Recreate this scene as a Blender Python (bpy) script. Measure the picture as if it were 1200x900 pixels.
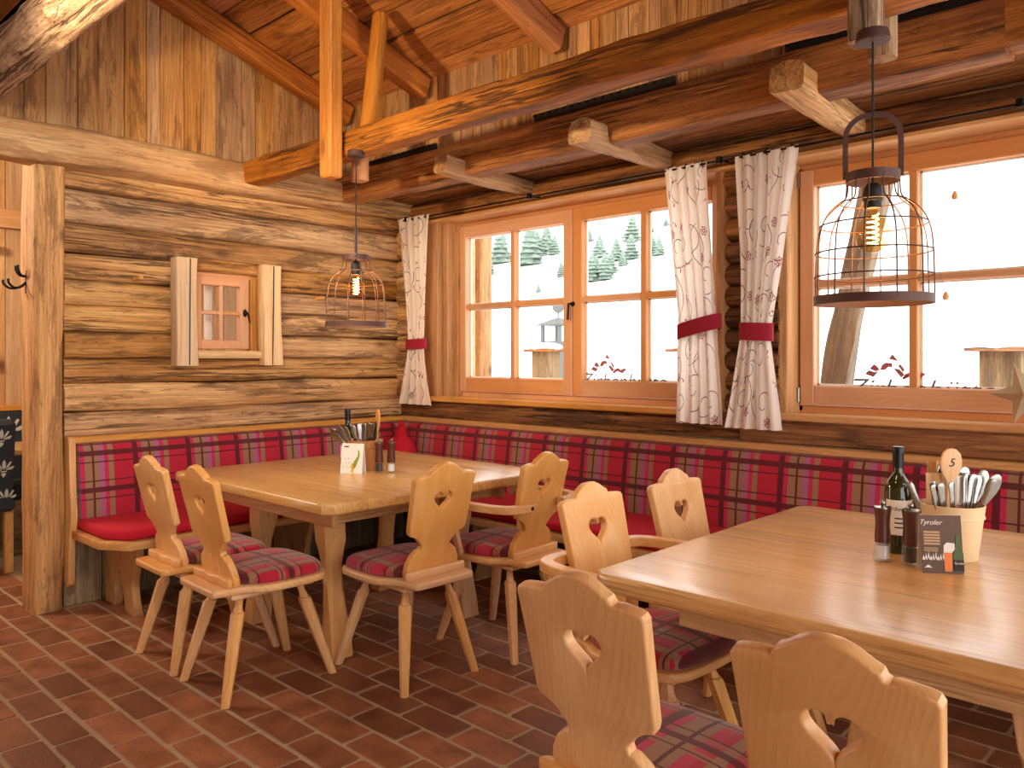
import bpy, bmesh, math, random
from mathutils import Vector, Matrix, noise
random.seed(7)
R = math.radians
for o in list(bpy.data.objects): bpy.data.objects.remove(o, do_unlink=True)
scene = bpy.context.scene
COL = scene.collection

# ------------------------------------------------------------------ camera, sky, lights, exposure
CAM = (4.557, -3.675, 1.30)
FWD = 46.65                                   # degrees from -X towards +Y
cd = bpy.data.cameras.new('camera'); cam = bpy.data.objects.new('camera', cd); COL.objects.link(cam)
cam.location = CAM
cam.rotation_euler = (R(90), 0, R(90 - FWD))
cd.sensor_width = 36; cd.lens = 930 / 1200 * 36; cd.shift_y = -29 / 1200; cd.clip_start = .02; cd.clip_end = 400
scene.camera = cam
vs = scene.view_settings
vs.view_transform = 'Standard'; vs.look = 'None'; vs.gamma = 1; vs.use_curve_mapping = False
vs.exposure = 0.55
world = bpy.data.worlds.new('overcast_sky'); scene.world = world; world.use_nodes = True
bg = world.node_tree.nodes['Background']; bg.inputs[0].default_value = (1, .985, .96, 1); bg.inputs[1].default_value = 2.7

def spot(name, loc, target, energy, col, size, ang, blend=.6):
    l = bpy.data.lights.new(name, 'SPOT'); l.energy = energy; l.color = col; l.shadow_soft_size = size
    l.spot_size = R(ang); l.spot_blend = blend
    o = bpy.data.objects.new(name, l); COL.objects.link(o); o.location = loc
    o.rotation_euler = (Vector(target) - Vector(loc)).to_track_quat('-Z', 'Y').to_euler()
    return o
spot('ceiling_spot_rafters', (1.9, -3.3, 2.15), (1.1, -.9, 2.75), 150, (1, .72, .42), .05, 80)
spot('ceiling_spot_wall', (2.6, -3.2, 2.55), (.2, -1.2, 1.5), 95, (1, .89, .74), .12, 80)
spot('ceiling_spot_table', (3.4, -3.0, 2.6), (2.4, -1.4, .5), 40, (1, .9, .78), .12, 70)

# ------------------------------------------------------------------ materials
def s2l(c):
    c /= 255
    return c / 12.92 if c <= .04045 else ((c + .055) / 1.055) ** 2.4
def C(r, g, b): return (s2l(r), s2l(g), s2l(b), 1)

class NT:
    def __init__(s, name):
        s.m = bpy.data.materials.new(name); s.m.use_nodes = True
        s.t = s.m.node_tree; s.n = s.t.nodes; s.b = s.n['Principled BSDF']; s.out = s.n['Material Output']
    def add(s, typ, **k):
        n = s.n.new(typ)
        for a, v in k.items():
            if a.startswith('i_'):
                key = a[2:]; key = int(key) if key.isdigit() else key
                n.inputs[key].default_value = v
            else: setattr(n, a, v)
        return n
    def link(s, a, b): s.t.links.new(a, b)
    def math(s, op, a, b=None, clamp=False):
        n = s.n.new('ShaderNodeMath'); n.operation = op; n.use_clamp = clamp
        for i, v in enumerate((a, b)):
            if v is None: continue
            if isinstance(v, (int, float)): n.inputs[i].default_value = v
            else: s.link(v, n.inputs[i])
        return n.outputs[0]
    def ramp(s, fac, stops, interp='LINEAR'):
        n = s.n.new('ShaderNodeValToRGB'); n.color_ramp.interpolation = interp
        el = n.color_ramp.elements
        while len(el) < len(stops): el.new(.5)
        for e, (p, c) in zip(el, sorted(stops, key=lambda q: q[0])):
            e.position = p; e.color = c if len(c) == 4 else (*c, 1)
        s.link(fac, n.inputs[0]); return n.outputs[0]
    def mix(s, fac, a, b, mode='MIX'):
        n = s.n.new('ShaderNodeMix'); n.data_type = 'RGBA'; n.blend_type = mode
        for i, v in ((0, fac), (6, a), (7, b)):
            if isinstance(v, (int, float, tuple)): n.inputs[i].default_value = v
            else: s.link(v, n.inputs[i])
        return n.outputs[2]
    def bump(s, h, strength, dist=.01):
        n = s.add('ShaderNodeBump'); n.inputs['Strength'].default_value = strength; n.inputs['Distance'].default_value = dist
        s.link(h, n.inputs['Height']); s.link(n.outputs[0], s.b.inputs['Normal'])
    def base(s, c):
        if isinstance(c, tuple): s.b.inputs['Base Color'].default_value = c
        else: s.link(c, s.b.inputs['Base Color'])
    def set(s, **k):
        for a, v in k.items(): s.b.inputs[a.replace('_', ' ')].default_value = v

g = lambda v: (v, v, v, 1)
_mc = {}
WOOD = {
 #            light            mid              dark            weather crack knot ring(scale,amt) fine rough bump
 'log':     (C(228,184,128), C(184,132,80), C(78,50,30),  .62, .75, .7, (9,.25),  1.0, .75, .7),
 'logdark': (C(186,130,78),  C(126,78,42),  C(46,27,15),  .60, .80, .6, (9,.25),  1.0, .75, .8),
 'beam':    (C(206,142,82),  C(150,92,48),  C(66,38,20),  .45, .80, .5, (8,.35),  1.0, .70, .8),
 'plate':   (C(232,192,140), C(200,150,96), C(120,80,48), .45, .55, .8, (7,.30),  .8,  .75, .6),
 'plank':   (C(220,172,116),  C(184,134,86), C(98,66,42),  .55, .25, .9, (11,.40), .8,  .75, .4),
 'roof':    (C(216,148,84),  C(178,112,60),  C(78,42,20),  .45, .45, .6, (9,.30),  .8,  .70, .4),
 'rafter':  (C(220,148,80),  C(188,116,58),  C(96,52,24),  .25, .55, .4, (10,.45), .8,  .65, .5),  # orange partly stands for warm lamp light, put into the colour
 'strut':   (C(228,168,98),  C(196,130,68), C(120,72,36), .25, .35, .6, (9,.35),  .7,  .7,  .4),
 'larch':   (C(224,172,130),  C(212,156,112), C(176,120,80), .10, .0,  .1, (30,.40), .4,  .45, .12),
 'pine':    (C(238,194,140), C(224,172,116),C(180,122,70),.08, .0,  .10,(13,.36), .3,  .36, .06),
 'oak':     (C(240,202,148), C(224,180,124), C(146,98,54), .22, .45, .30,(12,.40), .7,  .30, .10),
 'trim':    (C(232,186,124), C(206,152,92), C(150,100,56),.15, .15, .5, (14,.4),  .5,  .5,  .2),
 'slab':    (C(240,216,180), C(222,188,144),C(160,118,78),.20, .35, .5, (8,.3),   .5,  .7,  .3),
 'bark':    (C(232,198,158), C(188,146,104), C(96,64,42),  .45, .9,  .3, (8,.2),   1.0, .9, 1.6),
 'grey':    (C(150,126,96),  C(112,90,64),  C(66,50,34),  .55, .3,  .6, (9,.3),   .7,  .8,  .4),
 'jamb':    (C(222,170,108), C(188,134,76), C(120,76,40), .30, .25, .7, (12,.4),  .6,  .65, .3),
 'lightplank':(C(226,188,142),C(202,158,108),C(150,104,66),.30,.2,.7,(12,.4),.6,.7,.3),
}
def wood(kind, axis='X'):
    key = kind + '_' + axis
    if key in _mc: return _mc[key]
    li, mi, da, wea, cra, kno, (rs, ra), fine, rough, bmp = WOOD[kind]
    k = NT('wood_' + key)
    tc = k.add('ShaderNodeTexCoord'); oi = k.add('ShaderNodeObjectInfo')
    off = k.add('ShaderNodeVectorMath', operation='SCALE'); off.inputs[0].default_value = (37.1, 53.7, 91.3)
    k.link(oi.outputs['Random'], off.inputs['Scale'])
    ad = k.add('ShaderNodeVectorMath', operation='ADD'); k.link(tc.outputs['Object'], ad.inputs[0]); k.link(off.outputs[0], ad.inputs[1])
    ai = 'XYZ'.index(axis)
    def mapped(lng, crs):
        m = k.add('ShaderNodeMapping'); sc = [crs] * 3; sc[ai] = lng; m.inputs['Scale'].default_value = sc
        k.link(ad.outputs[0], m.inputs[0]); return m.outputs[0]
    def nz(vec, det=4, rgh=.6, dist=0.):
        n = k.add('ShaderNodeTexNoise'); n.inputs['Scale'].default_value = 1; n.inputs['Detail'].default_value = det
        n.inputs['Roughness'].default_value = rgh; n.inputs['Distortion'].default_value = dist; k.link(vec, n.inputs['Vector']); return n.outputs['Fac']
    warp = nz(mapped(1.1, 3.2), 2)
    # growth rings: warped coordinate across the grain
    sx = k.add('ShaderNodeSeparateXYZ'); k.link(tc.outputs['Object'], sx.inputs[0])
    o1, o2 = [q for q in range(3) if q != ai]
    cc = k.math('ADD', k.math('MULTIPLY', sx.outputs[o1], .86), k.math('MULTIPLY', sx.outputs[o2], .51))
    n_r = nz(mapped(.55, 2.6), 2, .5, .15)
    rings = k.math('FRACT', k.math('ADD', k.math('MULTIPLY', cc, rs * 5.), k.math('MULTIPLY', n_r, rs * (1.0 if wea > .3 else 1.5))))
    rings = k.math('MULTIPLY', k.math('POWER', rings, 2.2), k.ramp(nz(mapped(.3, 9), 2), [(.35, g(.25)), (.65, g(1))]))
    fineg = nz(mapped(3.5, 120), 3, .7)
    streak = nz(mapped(.9, 26 if wea > .3 else 20), 6, .72)
    f = k.math('ADD', k.math('MULTIPLY', streak, .75), k.math('MULTIPLY', warp, .55))
    col = k.ramp(f, [(.38, da), (.55, mi), (.78, li)] if wea > .3 else [(.30, mi), (.62, mi), (.85, li)])
    col = k.mix(k.math('MULTIPLY', rings, ra), col, da)
    if wea > .12:
        wz = nz(mapped(1.5, 9), 6, .78, .5)
        wmask = k.ramp(wz, [(.515, g(0)), (.575, g(1))])
        col = k.mix(k.math('MULTIPLY', wmask, wea), col, da)
    if kno > 0:
        vn = k.add('ShaderNodeTexVoronoi'); vn.inputs['Scale'].default_value = 1; k.link(mapped(2.2, 5.5), vn.inputs['Vector'])
        vn.inputs['Randomness'].default_value = 1
        sel = k.add('ShaderNodeSeparateColor'); k.link(vn.outputs['Color'], sel.inputs[0])
        pick = k.math('GREATER_THAN', sel.outputs[0], .62)
        spotm = k.ramp(vn.outputs['Distance'], [(.06, g(1)), (.13, g(.35)), (.2, g(0))])
        col = k.mix(k.math('MULTIPLY', k.math('MULTIPLY', spotm, pick), kno), col, tuple(x * .45 for x in da[:3]) + (1,))
    if wea > .3:
        fl = nz(mapped(7, 38), 5, .75, .6)
        col = k.mix(k.math('MULTIPLY', k.ramp(fl, [(.60, g(0)), (.66, g(1))]), .55), col, da)
        col = k.mix(k.math('MULTIPLY', k.ramp(fl, [(.32, g(1)), (.38, g(0))]), .45), col, li)
    crack = None
    if cra > 0:
        cz = nz(mapped(.5, 20), 4, .6, .2)
        crack = k.ramp(k.math('ABSOLUTE', k.math('SUBTRACT', cz, .5)), [(.0, g(1)), (.010, g(.9)), (.022, g(0))])
        cm = nz(mapped(.8, 4), 1)
        crack = k.math('MULTIPLY', crack, k.ramp(cm, [(.46, g(0)), (.54, g(1))]))
        col = k.mix(k.math('MULTIPLY', crack, cra), col, tuple(x * .3 for x in da[:3]) + (1,))
    col = k.mix(k.math('MULTIPLY', k.ramp(fineg, [(.35, g(1)), (.62, g(0))]), .28 * fine * (1.7 if wea > .3 else 1)), col, da)
    if kind == 'oak':
        wn = k.add('ShaderNodeTexWhiteNoise', noise_dimensions='1D'); ax2 = o1 if o1 != 2 else o2
        k.link(k.math('FLOOR', k.math('DIVIDE', sx.outputs[ax2], .118)), wn.inputs['W'])
        col = k.mix(k.math('MULTIPLY', wn.outputs['Value'], .35), col, da)
        jt = k.math('LESS_THAN', k.math('FRACT', k.math('DIVIDE', sx.outputs[ax2], .118)), .012)
        col = k.mix(k.math('MULTIPLY', jt, .5), col, da)
    # every piece its own tone
    hs = k.add('ShaderNodeHueSaturation')
    rv = k.math('ADD', k.math('MULTIPLY', oi.outputs['Random'], .30 if wea > .3 else .12), .86 if wea > .3 else .94)
    k.link(rv, hs.inputs['Value']); k.link(col, hs.inputs['Color'])
    r2 = k.math('FRACT', k.math('MULTIPLY', oi.outputs['Random'], 17.3))
    k.link(k.math('ADD', k.math('MULTIPLY', r2, .25), .9), hs.inputs['Saturation'])
    k.base(hs.outputs[0]); k.set(Roughness=rough)
    if kind == 'oak': k.b.inputs['Coat Weight'].default_value = .45; k.b.inputs['Coat Roughness'].default_value = .2
    h = k.math('ADD', k.math('MULTIPLY', streak, .6), k.math('MULTIPLY', fineg, .25))
    if crack is not None: h = k.math('SUBTRACT', h, k.math('MULTIPLY', crack, .9))
    if kind == 'bark': h = k.math('ADD', h, k.math('MULTIPLY', nz(mapped(14, 30), 5, .7, .6), 2.0))
    k.bump(h, min(1, bmp), .012 if bmp > .3 else .003)
    _mc[key] = k.m
    return k.m

def plain(name, col, rough=.5, metal=0, bump=0, bscale=200, **kw):
    if name in _mc: return _mc[name]
    k = NT(name); k.base(col); k.set(Roughness=rough, Metallic=metal)
    tc = k.add('ShaderNodeTexCoord'); n = k.add('ShaderNodeTexNoise'); n.inputs['Scale'].default_value = bscale; n.inputs['Detail'].default_value = 4
    k.link(tc.outputs['Object'], n.inputs['Vector'])
    k.base(k.mix(n.outputs['Fac'], tuple(x * .86 for x in col[:3]) + (1,), tuple(min(1, x * 1.1) for x in col[:3]) + (1,)))
    if bump: k.bump(n.outputs['Fac'], bump, .003)
    for a, v in kw.items(): k.b.inputs[a.replace('_', ' ')].default_value = v
    _mc[name] = k.m
    return k.m

def emit(name, col, st):
    k = NT(name); k.base((0, 0, 0, 1)); k.b.inputs['Emission Color'].default_value = col; k.b.inputs['Emission Strength'].default_value = st
    return k.m

def glass(name, tint=(1, 1, 1, 1), refl=1.0, rough=0.0):
    k = NT(name); k.n.remove(k.b)
    tr = k.add('ShaderNodeBsdfTransparent'); tr.inputs[0].default_value = tint
    gl = k.add('ShaderNodeBsdfGlossy'); gl.inputs['Roughness'].default_value = rough
    fr = k.add('ShaderNodeFresnel'); fr.inputs[0].default_value = 1.45
    ge = k.add('ShaderNodeNewGeometry'); ff = k.math('MULTIPLY', fr.outputs[0], k.math('SUBTRACT', 1.0, ge.outputs['Backfacing']))
    mx = k.add('ShaderNodeMixShader'); k.link(k.math('MULTIPLY', ff, refl, True), mx.inputs[0])
    k.link(tr.outputs[0], mx.inputs[1]); k.link(gl.outputs[0], mx.inputs[2]); k.link(mx.outputs[0], k.out.inputs[0])
    return k.m

RED, DRED, TAN, MAU, PNK = C(180,16,48), C(70,0,16), C(150,114,82), C(164,98,136), C(190,36,80)
def plaid(name, ua, va, pu=.295, pv=.19, u0=0., v0=0., thin=True, tanbands=False):
    k = NT(name)
    tc = k.add('ShaderNodeTexCoord'); sp = k.add('ShaderNodeSeparateXYZ'); k.link(tc.outputs['Object'], sp.inputs[0])
    fu = k.math('FRACT', k.math('ADD', k.math('DIVIDE', sp.outputs[ua], pu), u0 + 50))
    fv = k.math('FRACT', k.math('ADD', k.math('DIVIDE', sp.outputs[va], pv), v0 + 50))
    base = k.ramp(fu, [(0, RED), (.09, PNK), (.165, TAN), (.40, MAU if not tanbands else PNK), (.50, RED if tanbands else PNK), (.57, TAN), (.66, RED)], 'CONSTANT')
    if tanbands:
        hb = k.ramp(fv, [(0, g(0)), (.18, g(.75)), (.34, g(0)), (.60, g(.5)), (.72, g(0))], 'CONSTANT')
        base = k.mix(hb, base, TAN)
    vd = k.ramp(fu, [(0, g(1)), (.09, g(0)), (.29, g(1)), (.325, g(0))], 'CONSTANT')
    hd = k.ramp(fv, [(0, g(0)), (.24, g(1)), (.275, g(0)), (.43, g(1)), (.57, g(0)), (.725, g(1)), (.76, g(0))], 'CONSTANT')
    m = k.math('MAXIMUM', vd, hd)
    col = k.mix(k.math('MULTIPLY', m, .93), base, DRED)
    n = k.add('ShaderNodeTexNoise'); n.inputs['Scale'].default_value = 420; k.link(tc.outputs['Object'], n.inputs['Vector'])
    col = k.mix(k.math('MULTIPLY', n.outputs['Fac'], .25), col, tuple(x * .5 for x in RED[:3]) + (1,))
    k.base(col); k.set(Roughness=.9); k.b.inputs['Sheen Weight'].default_value = .25
    k.bump(n.outputs['Fac'], .25, .002)
    return k.m

def floor_mat():
    k = NT('terracotta_tile')
    tc = k.add('ShaderNodeTexCoord'); oi = k.add('ShaderNodeObjectInfo'); ge = k.add('ShaderNodeNewGeometry')
    rnd = k.math('FRACT', k.math('ADD', oi.outputs['Random'], ge.outputs['Random Per Island']))
    n = k.add('ShaderNodeTexNoise'); n.inputs['Scale'].default_value = 9; n.inputs['Detail'].default_value = 5; k.link(ge.outputs['Position'], n.inputs['Vector'])
    n2 = k.add('ShaderNodeTexNoise'); n2.inputs['Scale'].default_value = 90; n2.inputs['Detail'].default_value = 4; k.link(ge.outputs['Position'], n2.inputs['Vector'])
    c = k.ramp(rnd, [(0, C(124,74,48)), (.4, C(152,94,62)), (.75, C(172,110,74)), (1, C(142,88,58))])
    c = k.mix(k.ramp(n.outputs['Fac'], [(.35, g(.5)), (.65, g(0))]), c, C(80,44,28))
    c = k.mix(k.math('MULTIPLY', k.ramp(n2.outputs['Fac'], [(.3, g(1)), (.5, g(0))]), .3), c, C(70,36,24))
    k.base(c)
    k.link(k.ramp(n.outputs['Fac'], [(.3, g(.42)), (.7, g(.62))]), k.b.inputs['Roughness'])
    k.bump(n2.outputs['Fac'], .25, .004)
    return k.m

def curtain_mat():
    k = NT('vine_print_cotton')
    uv = k.add('ShaderNodeUVMap')
    CLOTH, VINE, FLO = C(252,244,236), C(96,70,74), C(140,30,54)
    def vor(scale, offs):
        m = k.add('ShaderNodeMapping'); m.inputs['Scale'].default_value = (scale, scale * .8, 1); m.inputs['Location'].default_value = offs
        k.link(uv.outputs[0], m.inputs[0])
        v = k.add('ShaderNodeTexVoronoi'); v.voronoi_dimensions = '2D'; v.inputs['Scale'].default_value = 1; v.inputs['Randomness'].default_value = .75
        k.link(m.outputs[0], v.inputs['Vector'])
        d = k.add('ShaderNodeVectorMath', operation='SUBTRACT'); k.link(m.outputs[0], d.inputs[0]); k.link(v.outputs['Position'], d.inputs[1])
        s = k.add('ShaderNodeSeparateXYZ'); k.link(d.outputs[0], s.inputs[0])
        cr = k.add('ShaderNodeSeparateColor'); k.link(v.outputs['Color'], cr.inputs[0])
        ang = k.math('DIVIDE', k.math('ARCTAN2', s.outputs[1], s.outputs[0]), 2 * math.pi)
        ang = k.math('ADD', ang, cr.outputs[0])
        return v.outputs['Distance'], ang, cr
    col = CLOTH
    # spiral tendrils
    for sc, offs, rmax in ((5.0, (0, 0, 0), .55), (5.6, (3.37, 1.71, 0), .42)):
        r, a, cr = vor(sc, offs)
        sp = k.math('FRACT', k.math('ADD', k.math('MULTIPLY', r, 3.1), a))
        ln = k.math('LESS_THAN', k.math('ABSOLUTE', k.math('SUBTRACT', sp, .5)), .030)
        ring = k.math('MULTIPLY', ln, k.math('MULTIPLY', k.math('LESS_THAN', r, rmax), k.math('GREATER_THAN', r, .07)))
        ring = k.math('MULTIPLY', ring, k.math('GREATER_THAN', cr.outputs[1], .45))
        col = k.mix(k.math('MULTIPLY', ring, .95), col, VINE)
    # blossoms with petals
    r, a, cr = vor(6.5, (7.1, 2.3, 0))
    pet = k.math('ADD', .13, k.math('MULTIPLY', k.math('COSINE', k.math('MULTIPLY', a, 2 * math.pi * 6)), .03))
    ins = k.math('LESS_THAN', r, pet)
    gap = k.math('GREATER_THAN', k.math('FRACT', k.math('MULTIPLY', r, 16.)), .38)
    blo = k.math('MULTIPLY', k.math('MULTIPLY', ins, gap), k.math('GREATER_THAN', cr.outputs[1], .5))
    col = k.mix(k.math('MULTIPLY', blo, .85), col, FLO)
    # small leaf sprigs
    r, a, cr = vor(8.0, (1.7, 5.9, 0))
    le = k.math('ADD', .02, k.math('MULTIPLY', k.math('MAXIMUM', k.math('COSINE', k.math('MULTIPLY', a, 2 * math.pi * 3)), 0), .13))
    half = k.math('LESS_THAN', k.math('FRACT', a), .62)
    sp = k.math('MULTIPLY', k.math('MULTIPLY', k.math('LESS_THAN', r, le), half), k.math('GREATER_THAN', cr.outputs[2], .35))
    col = k.mix(k.math('MULTIPLY', sp, .9), col, FLO)
    k.base(col); k.set(Roughness=.9)
    # thin cloth lets daylight through
    tl = k.add('ShaderNodeBsdfTranslucent'); k.link(col, tl.inputs[0])
    mx = k.add('ShaderNodeMixShader'); mx.inputs[0].default_value = .38
    k.link(k.b.outputs[0], mx.inputs[1]); k.link(tl.outputs[0], mx.inputs[2]); k.link(mx.outputs[0], k.out.inputs[0])
    return k.m

M_TILE = floor_mat()
M_GROUT = plain('grout', C(170,147,118), .9, bump=.6, bscale=120)
M_CURT = curtain_mat()
M_RED = plain('red_wool', C(190,8,42), .9, bump=.2, bscale=500)
M_BAND = plain('crimson_band', C(152,18,48), .85, bump=.2, bscale=500)
M_PL_L = plaid('plaid_left', 1, 2, u0=.61, v0=.27)
M_PL_R = plaid('plaid_right', 0, 2, u0=.17, v0=.27)
M_PL_C = plaid('plaid_seat', 0, 1, pu=.30, pv=.17, u0=.1, v0=.3, tanbands=True)
M_RUST = plain('rusty_metal', C(92,66,60), .6, .55, bump=.3, bscale=150)
M_BLACK = plain('black_iron', C(28,26,26), .45, .7, bump=.1)
M_CABLE = plain('black_cable', C(20,18,18), .6)
M_STEEL = plain('cutlery_steel', C(150,148,144), .2, 1.0)
M_GLASS = glass('window_glass')
M_BULB = glass('bulb_glass', (1, .82, .52, 1), 1.2)
M_CLEAR = glass('mill_glass', (.93, .95, .95, 1), 1.6, .02)
M_FIL = emit('filament', (1, .62, .22, 1), 30)
M_SNOW = plain('snow', C(250,251,253), .8, bscale=3)
M_WHITE = plain('white_paint', C(238,236,230), .5)
M_DARKSLOT = plain('dark_slot', C(30,24,20), .8)

# ------------------------------------------------------------------ helpers
def props(o, label=None, cat=None, group=None, kind=None):
    if label: o['label'] = label
    if cat: o['category'] = cat
    if group: o['group'] = group
    if kind: o['kind'] = kind
    return o
def empty(name, loc=(0, 0, 0), rz=0., **k):
    o = bpy.data.objects.new(name, None); COL.objects.link(o); o.location = loc; o.rotation_euler = (0, 0, rz); o.empty_display_size = .1
    return props(o, **k)
def wmat(o):
    m = Matrix.Identity(4)
    while o is not None: m = o.matrix_basis @ m; o = o.parent
    return m
def link(name, me, mat, parent=None, M=None, smooth=None, **k):
    """link a mesh; M is its world matrix (parents are never rotated while building)"""
    o = bpy.data.objects.new(name, me); COL.objects.link(o)
    if mat is not None and not me.materials: me.materials.append(mat)
    if smooth is not None and len(me.polygons):
        me.polygons.foreach_set('use_smooth', [True] * len(me.polygons))
        if smooth < 180: me.set_sharp_from_angle(angle=R(smooth))
    if M is None: M = Matrix.Identity(4)
    if parent is not None:
        o.parent = parent; M = wmat(parent).inverted() @ M
    o.matrix_basis = M
    return props(o, **k)
def mk(verts, faces, uvs=None):
    me = bpy.data.meshes.new('m'); me.from_pydata([tuple(v) for v in verts], [], faces)
    if uvs:
        ul = me.uv_layers.new(name='UVMap')
        for l in me.loops: ul.data[l.index].uv = uvs[l.vertex_index]
    me.update(); return me
def frame(p0, p1, up=(0, 0, 1)):
    p0, p1 = Vector(p0), Vector(p1); x = (p1 - p0).normalized(); u = Vector(up)
    y = u.cross(x)
    if y.length < 1e-4: y = Vector((0, 1, 0)).cross(x)
    y.normalize(); z = x.cross(y)
    M = Matrix((x, y, z)).transposed().to_4x4(); M.translation = (p0 + p1) / 2
    return M, (p1 - p0).length
def box_mesh(sx, sy, sz, bev=0.):
    bm = bmesh.new(); bmesh.ops.create_cube(bm, size=1)
    for v in bm.verts: v.co = (v.co.x * sx, v.co.y * sy, v.co.z * sz)
    if bev: bmesh.ops.bevel(bm, geom=list(bm.edges), offset=bev, segments=1, affect='EDGES')
    me = bpy.data.meshes.new('b'); bm.to_mesh(me); bm.free(); return me
def bar(name, p0, p1, w, h, mat, parent=None, bev=.003, up=(0, 0, 1), **k):
    """straight squared piece, grain along its length (local X)"""
    M, L = frame(p0, p1, up)
    return link(name, box_mesh(L, w, h, bev), mat, parent, M, **k)
def box(name, a, b, mat, parent=None, bev=.003, **k):
    c = [(a[i] + b[i]) / 2 for i in range(3)]
    return link(name, box_mesh(*[abs(b[i] - a[i]) for i in range(3)], bev), mat, parent, Matrix.Translation(c), **k)
def beam(name, p0, p1, w, h, mat, parent=None, rnd=.25, wob=.006, n=16, seg=None, up=(0, 0, 1), tap=(1, 1), sq=None, knob=0., **k):
    """hewn log or beam: superellipse section, wandering surface; local X is its length"""
    M, L = frame(p0, p1, up); seg = seg or max(4, int(L / .09)); sd = random.random() * 100
    e = sq if sq else 2 / (2 + 6 * (1 - rnd) ** 2)
    vs_, fs = [], []
    for i in range(seg + 1):
        t = i / seg; x = (t - .5) * L; s = tap[0] + (tap[1] - tap[0]) * t
        cy = (noise.noise(Vector((x * 1.3, sd, 0)))) * wob * 1.5; cz = (noise.noise(Vector((x * 1.3, sd, 9)))) * wob * 1.5
        for j in range(n):
            a = 2 * math.pi * (j + .5) / n; ca, sa = math.cos(a), math.sin(a)
            y = math.copysign(abs(ca) ** e, ca); z = math.copysign(abs(sa) ** e, sa)
            d = 1 + noise.noise(Vector((x * 2.2 + sd, y * 1.6, z * 1.6))) * wob / (min(w, h) * .5) * 1.2 + noise.noise(Vector((x * 9 + sd, y * 3, z * 3))) * wob / (min(w, h) * .5) * .5
            if knob: d += max(0, noise.noise(Vector((x * 7 + sd, y * 2, z * 2))) - .35) * knob
            vs_.append((x, y * w / 2 * d * s + cy, z * h / 2 * d * s + cz))
    for i in range(seg):
        for j in range(n):
            a, b = i * n + j, i * n + (j + 1) % n
            fs.append((a, b, b + n, a + n))
    fs.append(tuple(reversed(range(n)))); fs.append(tuple(range(seg * n, seg * n + n)))
    return link(name, mk(vs_, fs), mat, parent, M, smooth=50, **k)
def plate_mesh(loops, thick, bev=.004, res=2):
    """2-D outline(s) with holes -> bevelled board lying in local XY, centred on z = 0"""
    cu = bpy.data.curves.new('c', 'CURVE'); cu.dimensions = '2D'; cu.fill_mode = 'BOTH'
    cu.extrude = thick / 2 - bev; cu.bevel_depth = bev; cu.bevel_resolution = res; cu.offset = -bev
    for lp in loops:
        s = cu.splines.new('POLY'); s.points.add(len(lp) - 1); s.use_cyclic_u = True
        for p, q in zip(s.points, lp): p.co = (q[0], q[1], 0, 1)
    o = bpy.data.objects.new('c', cu); COL.objects.link(o)
    dg = bpy.context.evaluated_depsgraph_get()
    me = bpy.data.meshes.new_from_object(o.evaluated_get(dg))
    bpy.data.objects.remove(o, do_unlink=True); bpy.data.curves.remove(cu)
    bm = bmesh.new(); bm.from_mesh(me); bmesh.ops.remove_doubles(bm, verts=bm.verts, dist=1e-5); bm.to_mesh(me); bm.free()
    me.materials.clear()
    return me
def xf(me, M): me.transform(M); return me
def smoothpts(pts, n=4, closed=False):
    """Catmull-Rom through points"""
    out = []; N = len(pts); P = [Vector(p) for p in pts]
    for i in range(N if closed else N - 1):
        p0 = P[i - 1] if (i or closed) else P[0]; p1 = P[i]; p2 = P[(i + 1) % N]
        p3 = P[(i + 2) % N] if (closed or i + 2 < N) else P[-1]
        for t in range(n):
            t /= n
            out.append(.5 * ((2 * p1) + (p2 - p0) * t + (2 * p0 - 5 * p1 + 4 * p2 - p3) * t * t + (3 * p1 - p0 - 3 * p2 + p3) * t ** 3))
    if not closed: out.append(P[-1])
    return out
def sweep_mesh(path, prof, closed=False, up=(0, 0, 1), scl=None):
    P = [Vector(p) for p in path]; N = len(P); n = len(prof); vs_, fs = [], []
    U = Vector(up)
    for i in range(N):
        a = P[i - 1] if (i or closed) else P[0]; b = P[(i + 1) % N] if (closed or i < N - 1) else P[-1]
        t = (b - a).normalized(); s = U.cross(t)
        if s.length < 1e-3: s = Vector((1, 0, 0)).cross(t)
        s.normalize(); u = t.cross(s); q = scl(i / (N - 1)) if scl else 1
        for (x, y) in prof: vs_.append(P[i] + s * x * q + u * y * q)
    for i in range(N if closed else N - 1):
        for j in range(n):
            a, b = i * n + j, i * n + (j + 1) % n; c, d = ((i + 1) % N) * n + (j + 1) % n, ((i + 1) % N) * n + j
            fs.append((a, b, c, d))
    if not closed: fs.append(tuple(reversed(range(n)))); fs.append(tuple(range((N - 1) * n, N * n)))
    return mk(vs_, fs)
def circ(r, n=8): return [(r * math.cos(2 * math.pi * i / n), r * math.sin(2 * math.pi * i / n)) for i in range(n)]
def rect(w, h): return [(-w / 2, -h / 2), (w / 2, -h / 2), (w / 2, h / 2), (-w / 2, h / 2)]
def lathe_mesh(prof, n=28):
    vs_, fs = [], []
    for (r, z) in prof:
        for j in range(n): a = 2 * math.pi * j / n; vs_.append((max(r, 1e-5) * math.cos(a), max(r, 1e-5) * math.sin(a), z))
    for i in range(len(prof) - 1):
        for j in range(n):
            a, b = i * n + j, i * n + (j + 1) % n; fs.append((a, b, b + n, a + n))
    me = mk(vs_, fs); bm = bmesh.new(); bm.from_mesh(me); bmesh.ops.remove_doubles(bm, verts=bm.verts, dist=2e-5)
    bmesh.ops.recalc_face_normals(bm, faces=bm.faces); bm.to_mesh(me); bm.free(); return me
def children(o): return [c for c in bpy.data.objects if c.parent == o]
def copy_tree(o, parent=None):
    c = o.copy(); COL.objects.link(c); c.parent = parent
    for ch in children(o): copy_tree(ch, c)
    return c
def T(x, y, z): return Matrix.Translation((x, y, z))
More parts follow.
